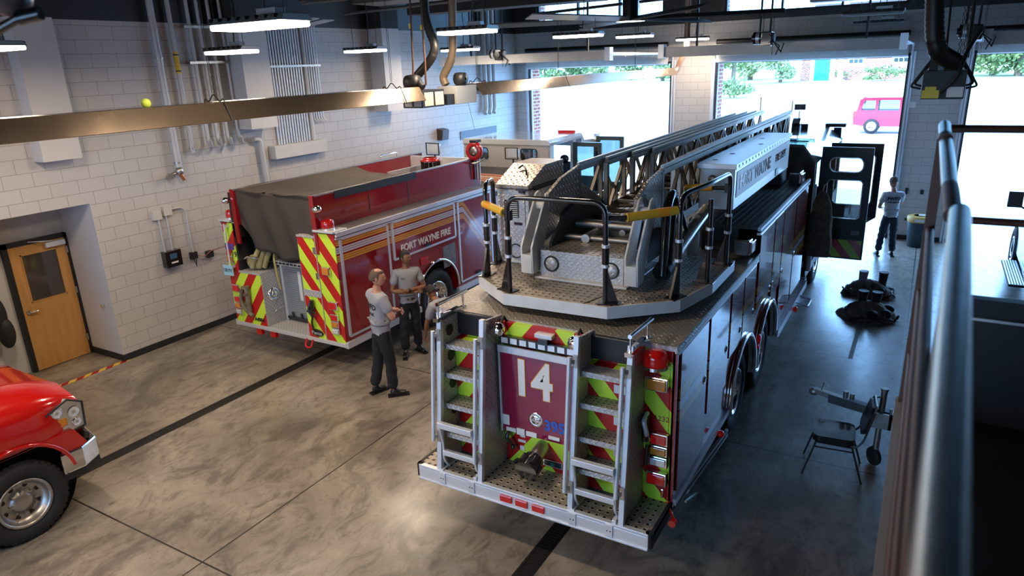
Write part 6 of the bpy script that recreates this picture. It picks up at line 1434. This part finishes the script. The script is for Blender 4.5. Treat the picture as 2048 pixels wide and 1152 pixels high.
gear('heap of turnout trousers with one pale boot, nearest the man in the cap', (-.62, 14.5, 0), ((-.13, .02, mat('pale_boot', (.36, .33, .32), .6)), (.20, .12, blk)), 3)
gear('second heap of dark turnout trousers, nearer the camera on the blue-lit floor', (-.52, 13.15, 0), ((-.12, .1, blk), (.10, .1, blk)), 5)
b = MB(); b.tube([(0, 0, 0), (.02, -.02, .01)], .001, 3) if False else None
t = thing('turnout_coat', 'dark mottled turnout coat hanging at the rear corner of the ladder truck cab', 'coat', (-1.45, 13.05, 1.6)); b = MB(); nx, ny = 18, 14; vs = []; fs = []
for j in range(ny+1):
    k = j/ny; w_ = .06+.20*min(1, k*2.2)+.03*math.sin(k*9); d_ = .04+.12*min(1, k*2)
    for i in range(nx):
        a = 2*PI*i/nx; q = 1+.12*math.sin(3*a+k*4)+.08*math.sin(7*a); vs.append((w_*.8*math.cos(a)*q, d_*math.sin(a)*q, .62-1.15*k))
for j in range(ny):
    for i in range(nx): fs.append((j*nx+i, j*nx+(i+1) % nx, (j+1)*nx+(i+1) % nx, (j+1)*nx+i))
b.add(vs, fs, 0, True); b.build('coat_body', camo, t); b = MB(); b.tube(arc([(-.2, 0, .2), (-.26, -.03, -.2), (-.2, -.05, -.5)], .1), .065, 10); b.build('sleeve', camo, t)
b = MB(); b.tube([(0, 0, .6), (0.02, .0, .72), (.05, .05, .74)], .01, 6); b.build('hook', steel, t)
# waste bin
t = thing('waste_bin', 'dark blue-green round waste bin with a yellow rim band by the far pillar', 'bin', (.10, 18.85, 0))
b = MB(); b.lathe([(.001, 0), (.22, 0), (.27, .62), (.27, .70), (.25, .70), (.20, .05)], (0, 0, 0), (0, 0, 1), 28); b.build('bin_body', mat('bin_blue_green', (.02, .05, .07), .5), t)
b = MB(); b.lathe([(.275, .60), (.285, .62), (.285, .72), (.24, .74), (.15, .745)], (0, 0, 0), (0, 0, 1), 28); b.build('bin_lid', mat('bin_yellow', (.55, .36, .08), .5), t)
b = MB(); b.box(-.12, .12, -.292, -.284, .63, .70); b.build('bin_label', white, t)
b = MB(); b.box(-.05, .15, -.1, .08, .745, .76); b.build('paper_on_lid', white, t, None, .004)
for x in (.03,):
    b = MB(); b.box(-.34, -.27, -.03, .03, .6, .66); b.build('bin_handle', dark, t, None, .006)
# stacking chair
t = thing('stacking_chair', 'black padded stacking chair on the right with its back to the trailer jack', 'chair', (-.48, 7.72, 0), math.radians(96)); P = t
# chair faces +y in local space (turned so that it looks to the left of the photo)
me = cutplate(rrect(-.21, .21, -.20, .23, .08), [], .075)
b = MB(); b.mesh(me, 0, Matrix.Translation((0, 0, .46)), False); o = b.build('seat', mat('glossy_black_vinyl', (.012, .013, .016), .22, 0, .5), P, None, .03, 4)
me = cutplate(rrect(-.20, .20, .56, .88, .09), [], .035)
b = MB(); b.mesh(me, 0, Matrix.Translation((0, -.24, 0)) @ Matrix.Rotation(math.radians(-0), 4, 'X') @ TY, False); b.v = [(x, y-(z-.5)*.26, z) for x, y, z in b.v]; b.build('backrest', vinyl, P, None, .012, 3)
for s in (-1, 1):
    b = MB(); b.tube([(s*.205, .19, .42), (s*.225, .30, .0)], .011, 8); b.build('leg', blkg, P)
    b = MB(); b.tube([(s*.205, -.17, .42), (s*.225, -.30, .0)], .011, 8); b.build('leg', blkg, P)
    b = MB(); b.tube(arc([(s*.205, .19, .42), (s*.205, -.20, .41), (s*.205, -.27, .50), (s*.205, -.345, .85)], .08), .011, 8); b.tube([(s*.208, .20, .36), (s*.208, -.19, .36)], .009, 8); b.build('side_frame', blkg, P)
b = MB(); b.tube(arc([(-.205, -.345, .85), (-.16, -.36, .905), (.16, -.36, .905), (.205, -.345, .85)], .04), .012, 8); b.build('top_frame', steel, P)
# trailer tongue with jack
t = thing('trailer_tongue', 'grey steel trailer drawbar with coupler and jockey wheel behind the chair', 'trailer tongue', (-.1, 8.0, 0)); wc = (-.1, 8.0, 0)
E2 = px(1640, 830, Y=8.35); 
b = MB(); b.bar((-.62, 8.30, .60), (.35, 8.02, .60), .09, .10, 0); b.bar((.35, 8.02, .6), (1.6, 7.7, .6), .10, .12, 0); b.build('drawbar', mat('grey_steel_beam', (.12, .14, .15), .5, .6), t, wc)
b = MB(); b.bar((-.80, 8.35, .64), (-.42, 8.24, .62), .07, .06, 0); b.ell((-.80, 8.35, .62), .06, .05, .05); b.tube(arc([(-.72, 8.33, .66), (-.70, 8.33, .78), (-.64, 8.31, .72)], .03), .01, 6); b.cyl((-.45, 8.25, .66), (-.45, 8.25, .74), .03, 10); b.cyl((-.38, 8.23, .66), (-.38, 8.23, .73), .025, 10); b.build('coupler', steel, t, wc)
b = MB(); b.tube([(-.06, 8.02, .93), (-.07, 8.02, .2)], .032, 12); b.cyl((-.06, 8.02, .93), (-.06, 8.02, .96), .04, 12); b.tube([(-.06, 8.02, .86), (-.16, 7.98, .84)], .009, 6); b.build('jack_post', steel, t, wc)
b = MB(); b.box(-.17, .05, 7.94, 7.97, .50, .68); b.box(-.17, -.14, 7.94, 8.1, .5, .68); b.box(.02, .05, 7.94, 8.1, .5, .68)
for x in (-.15, .03): b.cyl((x, 7.97, .66), (x, 7.97, .75), .014, 8)
b.build('clamp_bracket', steel, t, wc)
b = MB(); b.lathe([(.001, -.03), (.06, -.03), (.10, -.028), (.11, 0), (.10, .028), (.06, .03), (.001, .03)], (-.08, 8.02, .11), (.8, .6, 0), 24); b.build('jockey_wheel', tirem, t, wc)
b = MB(); b.bar((-.08, 8.02, .22), (-.04, 8.05, .12), .10, .02); b.build('wheel_fork', steel, t, wc)
b = MB(); b.box(.5, 1.6, 7.4, 9.6, .5, .62); b.box(.55, 1.5, 7.5, 9.4, .62, .95); b.cyl((.5, 9.2, .3), (.68, 9.2, .3), .3, 20); b.cyl((1.45, 9.2, .3), (1.6, 9.2, .3), .3, 20); b.box(1.0, 1.05, 7.5, 7.55, 0, .5); b.build('trailer_bed', dark, t, wc)
# ================================================================== MEZZANINE AND RAILING
DZ = 3.10
b = MB(); b.box(.07, 6.0, -5.1, 3.0, DZ-.25, DZ, 0); struct(b, 'floor_mezzanine', dark)
b = MB(); b.box(.03, .07, -5.1, 3.0, DZ-.30, DZ+.02, 0); b.box(.02, .075, -5.1, 3.0, DZ+.02, DZ+.05, 0); b.box(.02, .07, -5.1, 3.0, DZ-.02, DZ-.005, 1); struct(b, 'trim_mezzanine_edge', [drywall, dark])
b = MB(); b.box(.18, 6.0, 3.0, 3.05, DZ-.3, 3.60, 0); b.box(.18, 6.0, 2.985, 3.0, 3.52, 3.53, 1); struct(b, 'wall_mezzanine_kick', [dark, alu])
for x, y in ((.3, 2.8), (.3, -2.5), (5.6, 2.8)):
    b = MB(); b.box(x-.08, x+.08, y-.08, y+.08, 0, DZ-.25); struct(b, 'trim_post', dark)
G = thing('guard_railing', 'galvanised and brown pipe railing in the foreground at the right edge of the mezzanine', 'railing', (.06, 2.95, DZ)); wc = (.06, 2.95, DZ)
b = MB(); b.tube([(.050, .50, 4.10), (.082, 1.78, 4.155)], .022, 20); b.ell((.082, 1.785, 4.155), .022, .012, .022, 16); b.build('handrail', galv, G, wc)
b = MB(); b.tube([(.070, 1.80, 4.145), (.066, 2.0, 4.165), (.064, 2.06, 4.168)], .0195, 18, 1); b.tube([(.064, 2.05, 4.168), (.048, 2.95, 4.235), (.048, 2.99, 4.235)], .0195, 18, 0); b.tube([(.0505, 2.66, 4.219), (.0495, 2.71, 4.223)], .0215, 18, 1); b.ell((.048, 2.98, 4.235), .0195, .0195, .0195, 14, 0); b.build('handrail', [galv, brown], G, wc)
for z, x0 in ((4.225, .045), (3.90, .13)):
    b = MB(); b.tube([(x0, 2.98, z), (6.1, 3.0, z+.012)], .0145, 12); b.build('cross_rail', brown, G, wc)
b = MB(); b.box(.03, .065, 2.95, 3.0, DZ, 4.22); b.build('post', brown, G, wc)
b = MB(); b.tube([(.085, 1.72, DZ), (.085, 1.72, 4.13)], .018, 12); b.build('post', galv, G, wc)
b = MB(); b.tube([(.05, .62, DZ), (.05, .62, 4.08)], .020, 12); b.build('post', brown, G, wc)
for z in (3.86, 3.62, 3.36):
    b = MB(); b.tube([(.052, .3, z), (.050, 2.95, z)], .014, 10, 0); b.build('mid_rail', [brown], G, wc)
b = MB(); b.tube([(.062, .46, 4.07), (.07, .44, 4.06)], .035, 18); b.ell((.06, .455, 4.055), .034, .034, .034, 18); b.build('rail_end', galv, G, wc)
# dark object at the top left corner close to the lens
t = thing('security_camera', 'out-of-focus dark camera on a bracket at the top left corner of the photo', 'camera', (-1.95, .97, 4.66)); wc = t.location
q0 = t.location; b = MB(); b.ell(q0+Vector((-.03, 0, .04)), .055, .055, .045, 20, 0); b.build('dome', mat('smoky_dome', (.12, .09, .09), .2), t, wc)
b = MB(); b.tube([q0+Vector((0, 0, -.01)), q0+Vector((.045, .03, .0))], .018, 14, 0); b.tube([q0+Vector((-.12, -.05, -.06)), q0+Vector((0, 0, -.01))], .012, 8, 0); b.cyl(q0+Vector((-.03, 0, .06)), q0+Vector((-.03, 0, 2.4)), .012, 8, 0); b.build('bracket', blkg, t, wc)
# ================================================================== OUTSIDE
b = MB(); b.box(-60, 45, YW+.35, 33, -.2, -.01); struct(b, 'floor_apron', concrete_l)
b = MB(); b.box(-160, 90, 33, 62, -.25, -.03); struct(b, 'floor_road', asphalt)
b = MB(); b.box(-160, 90, 62, 80, -.25, -.02); struct(b, 'floor_sidewalk', concrete_l)
b = MB(); b.box(-220, 120, 80, 260, -.3, 0.0); tag(b.build('lawn', lawn, None), 'wide grass lawn across the road', 'grass', kind='stuff')
for lab, x, y, xx in (('white metal post outside the left bay door', *px(1236, 285, Z=0).xy, .05),):
    b = MB(); b.cyl((x, y, 0), (x, y, 4.0), xx, 10); single(b, 'sign_post', white, lab, 'post', loc=(x, y, 0))
x, y = px(1678, 172, Z=0).xy; b = MB(); b.cyl((x, y, 0), (x, y, 16), .35, 14); single(b, 'utility_pole', white, 'tall pale pole in front of the brick house', 'pole', loc=(x, y, 0))
# brick house
hx, hy = -10.5, 132
t = thing('brick_house', 'pinkish brick house with white windows and a teal door beyond the lawn', 'house', (hx, hy, 0)); P = t
b = MB(); b.box(-9.5, 12, 0, 9, 0, 8.5, 0); b.build('wall', brickh, P)
b = MB(); b.prism([(-10, 8.5), (12.5, 8.5), (11, 12), (-8, 12)], 'y', -.5, 9.5); b.build('roof', mat('roof_shingle', (.12, .10, .10), .9), P)
for x in (-2.2, 4.3, 9.5):
    for z in (2.6,):
        b = MB(); b.box(x-.25, x+2.3, -.08, .0, z-.25, z+3.3, 0); o = b.build('window', white, P)
        b = MB()
        for i in range(3):
            for k in range(4): b.box(x+i*.7+.05, x+i*.7+.65, -.12, -.08, z+k*.75+.05, z+k*.75+.68)
        b.build('panes', tglass, o)
b = MB(); b.box(-8.0, -4.2, -.1, 0, 0, 5.6); o = b.build('door_surround', white, P); b = MB(); b.box(-7.4, -5.0, -.15, -.1, 0, 4.6); b.build('door', mat('teal_door', (.02, .22, .24), .5), o)
rng = random.Random(11)
def tree(lab, x, y, h, r, m=leafm, n=4200, trunk=True, z0=None, cat='tree', name='tree', grp=None):
    t = thing(name, lab, cat, (x, y, 0), 0, grp)
    if trunk:
        b = MB(); b.tube([(0, 0, 0), (.1, 0, h*.35), (0, .1, h*.6)], [r*.09, r*.07, r*.04], 8)
        for k in range(4): a = k*1.6; b.tube([(0, 0, h*.35), (r*.5*math.cos(a), r*.5*math.sin(a), h*.65)], [r*.05, r*.02], 6)
        b.build('trunk', bark, t)
    if not trunk:
        b = MB()
        for k in range(5): a = k*1.3; b.tube([(.3*math.cos(a), .3*math.sin(a), 0), (r*.3*math.cos(a), r*.3*math.sin(a), h*.5)], .04, 5)
        b.build('stems', bark, t)
    zb = h*.06 if z0 is None else z0; vs = []; fs = []; cl = [(rng.uniform(-.6, .6)*r, rng.uniform(-.6, .6)*r, zb+(h-zb)*rng.uniform(.12, .9), rng.uniform(.3, .5)*r) for _ in range(14)]
    for k in range(n):
        c = cl[k % 14]; v = Vector((rng.gauss(0, 1), rng.gauss(0, 1), rng.gauss(0, 1))).normalized()*c[3]*rng.uniform(.75, 1.05); v.z *= (h-zb)/(2.2*r)
        p = Vector(c[:3])+v; p.z = max(.6 if h > 4 else .3, p.z); a = Vector((rng.gauss(0, 1), rng.gauss(0, 1), rng.gauss(0, 1))).normalized(); u = a.orthogonal().normalized(); s = r*rng.uniform(.035, .075)
        o = len(vs); w2 = a.cross(u); vs += [p-u*s, p-w2*s*.6, p+u*s, p+w2*s*.6]; fs.append((o, o+1, o+2, o+3))
    b = MB(); b.add(vs, fs); b.build('foliage', m, t); return t
labs = iter(['leftmost pale tree beyond the left bay door', 'bushy green tree beyond the left bay door, second from its left', 'tree beyond the centre of the left bay door', 'tree beyond the left bay door near its right side', 'rightmost tree beyond the left bay door',
             'darker leafy tree at the left of the middle bay door', 'pale tree between the dark tree and the brick house', 'small tree just left of the brick house'])
for (qx, qy, h, r, m) in ((1090, 166, 9, 5, leafm2), (1140, 168, 8, 5, leafm), (1200, 160, 9, 5.5, leafm2), (1262, 160, 9, 5, leafm), (1325, 162, 9, 5, leafm2), (1465, 172, 11, 4.5, leafm), (1500, 160, 11, 6, leafm2), (1560, 165, 7, 3.5, leafm2)):
    p = px(qx, qy, Z=0); tree(next(labs), p.x, p.y, h, r, m)
for (qx, qy, h, r, m, lab) in ((1985, 150, 9, 6, leafm2, 'left leafy tree beyond the right bay door'), (2035, 152, 12, 6, leafm, 'right leafy tree beyond the right bay door'), (2090, 150, 10, 6, leafm, 'outer tree beyond the right bay door')):
    p = px(qx, qy, Z=0); tree(lab, p.x, p.y, h, r, m)
for (qx, qy, lab) in ((1700, 158, 'low bush against the brick house left of its right windows'), (1770, 160, 'low bush against the brick house at its right part'), (1480, 192, 'low shrubs on the lawn edge at the left of the middle bay door')):
    p = px(qx, qy, Z=0); tree(lab, p.x, p.y-3.5, 2.2, 3.2, leafm, 900, False, .1, 'bush', 'bush')
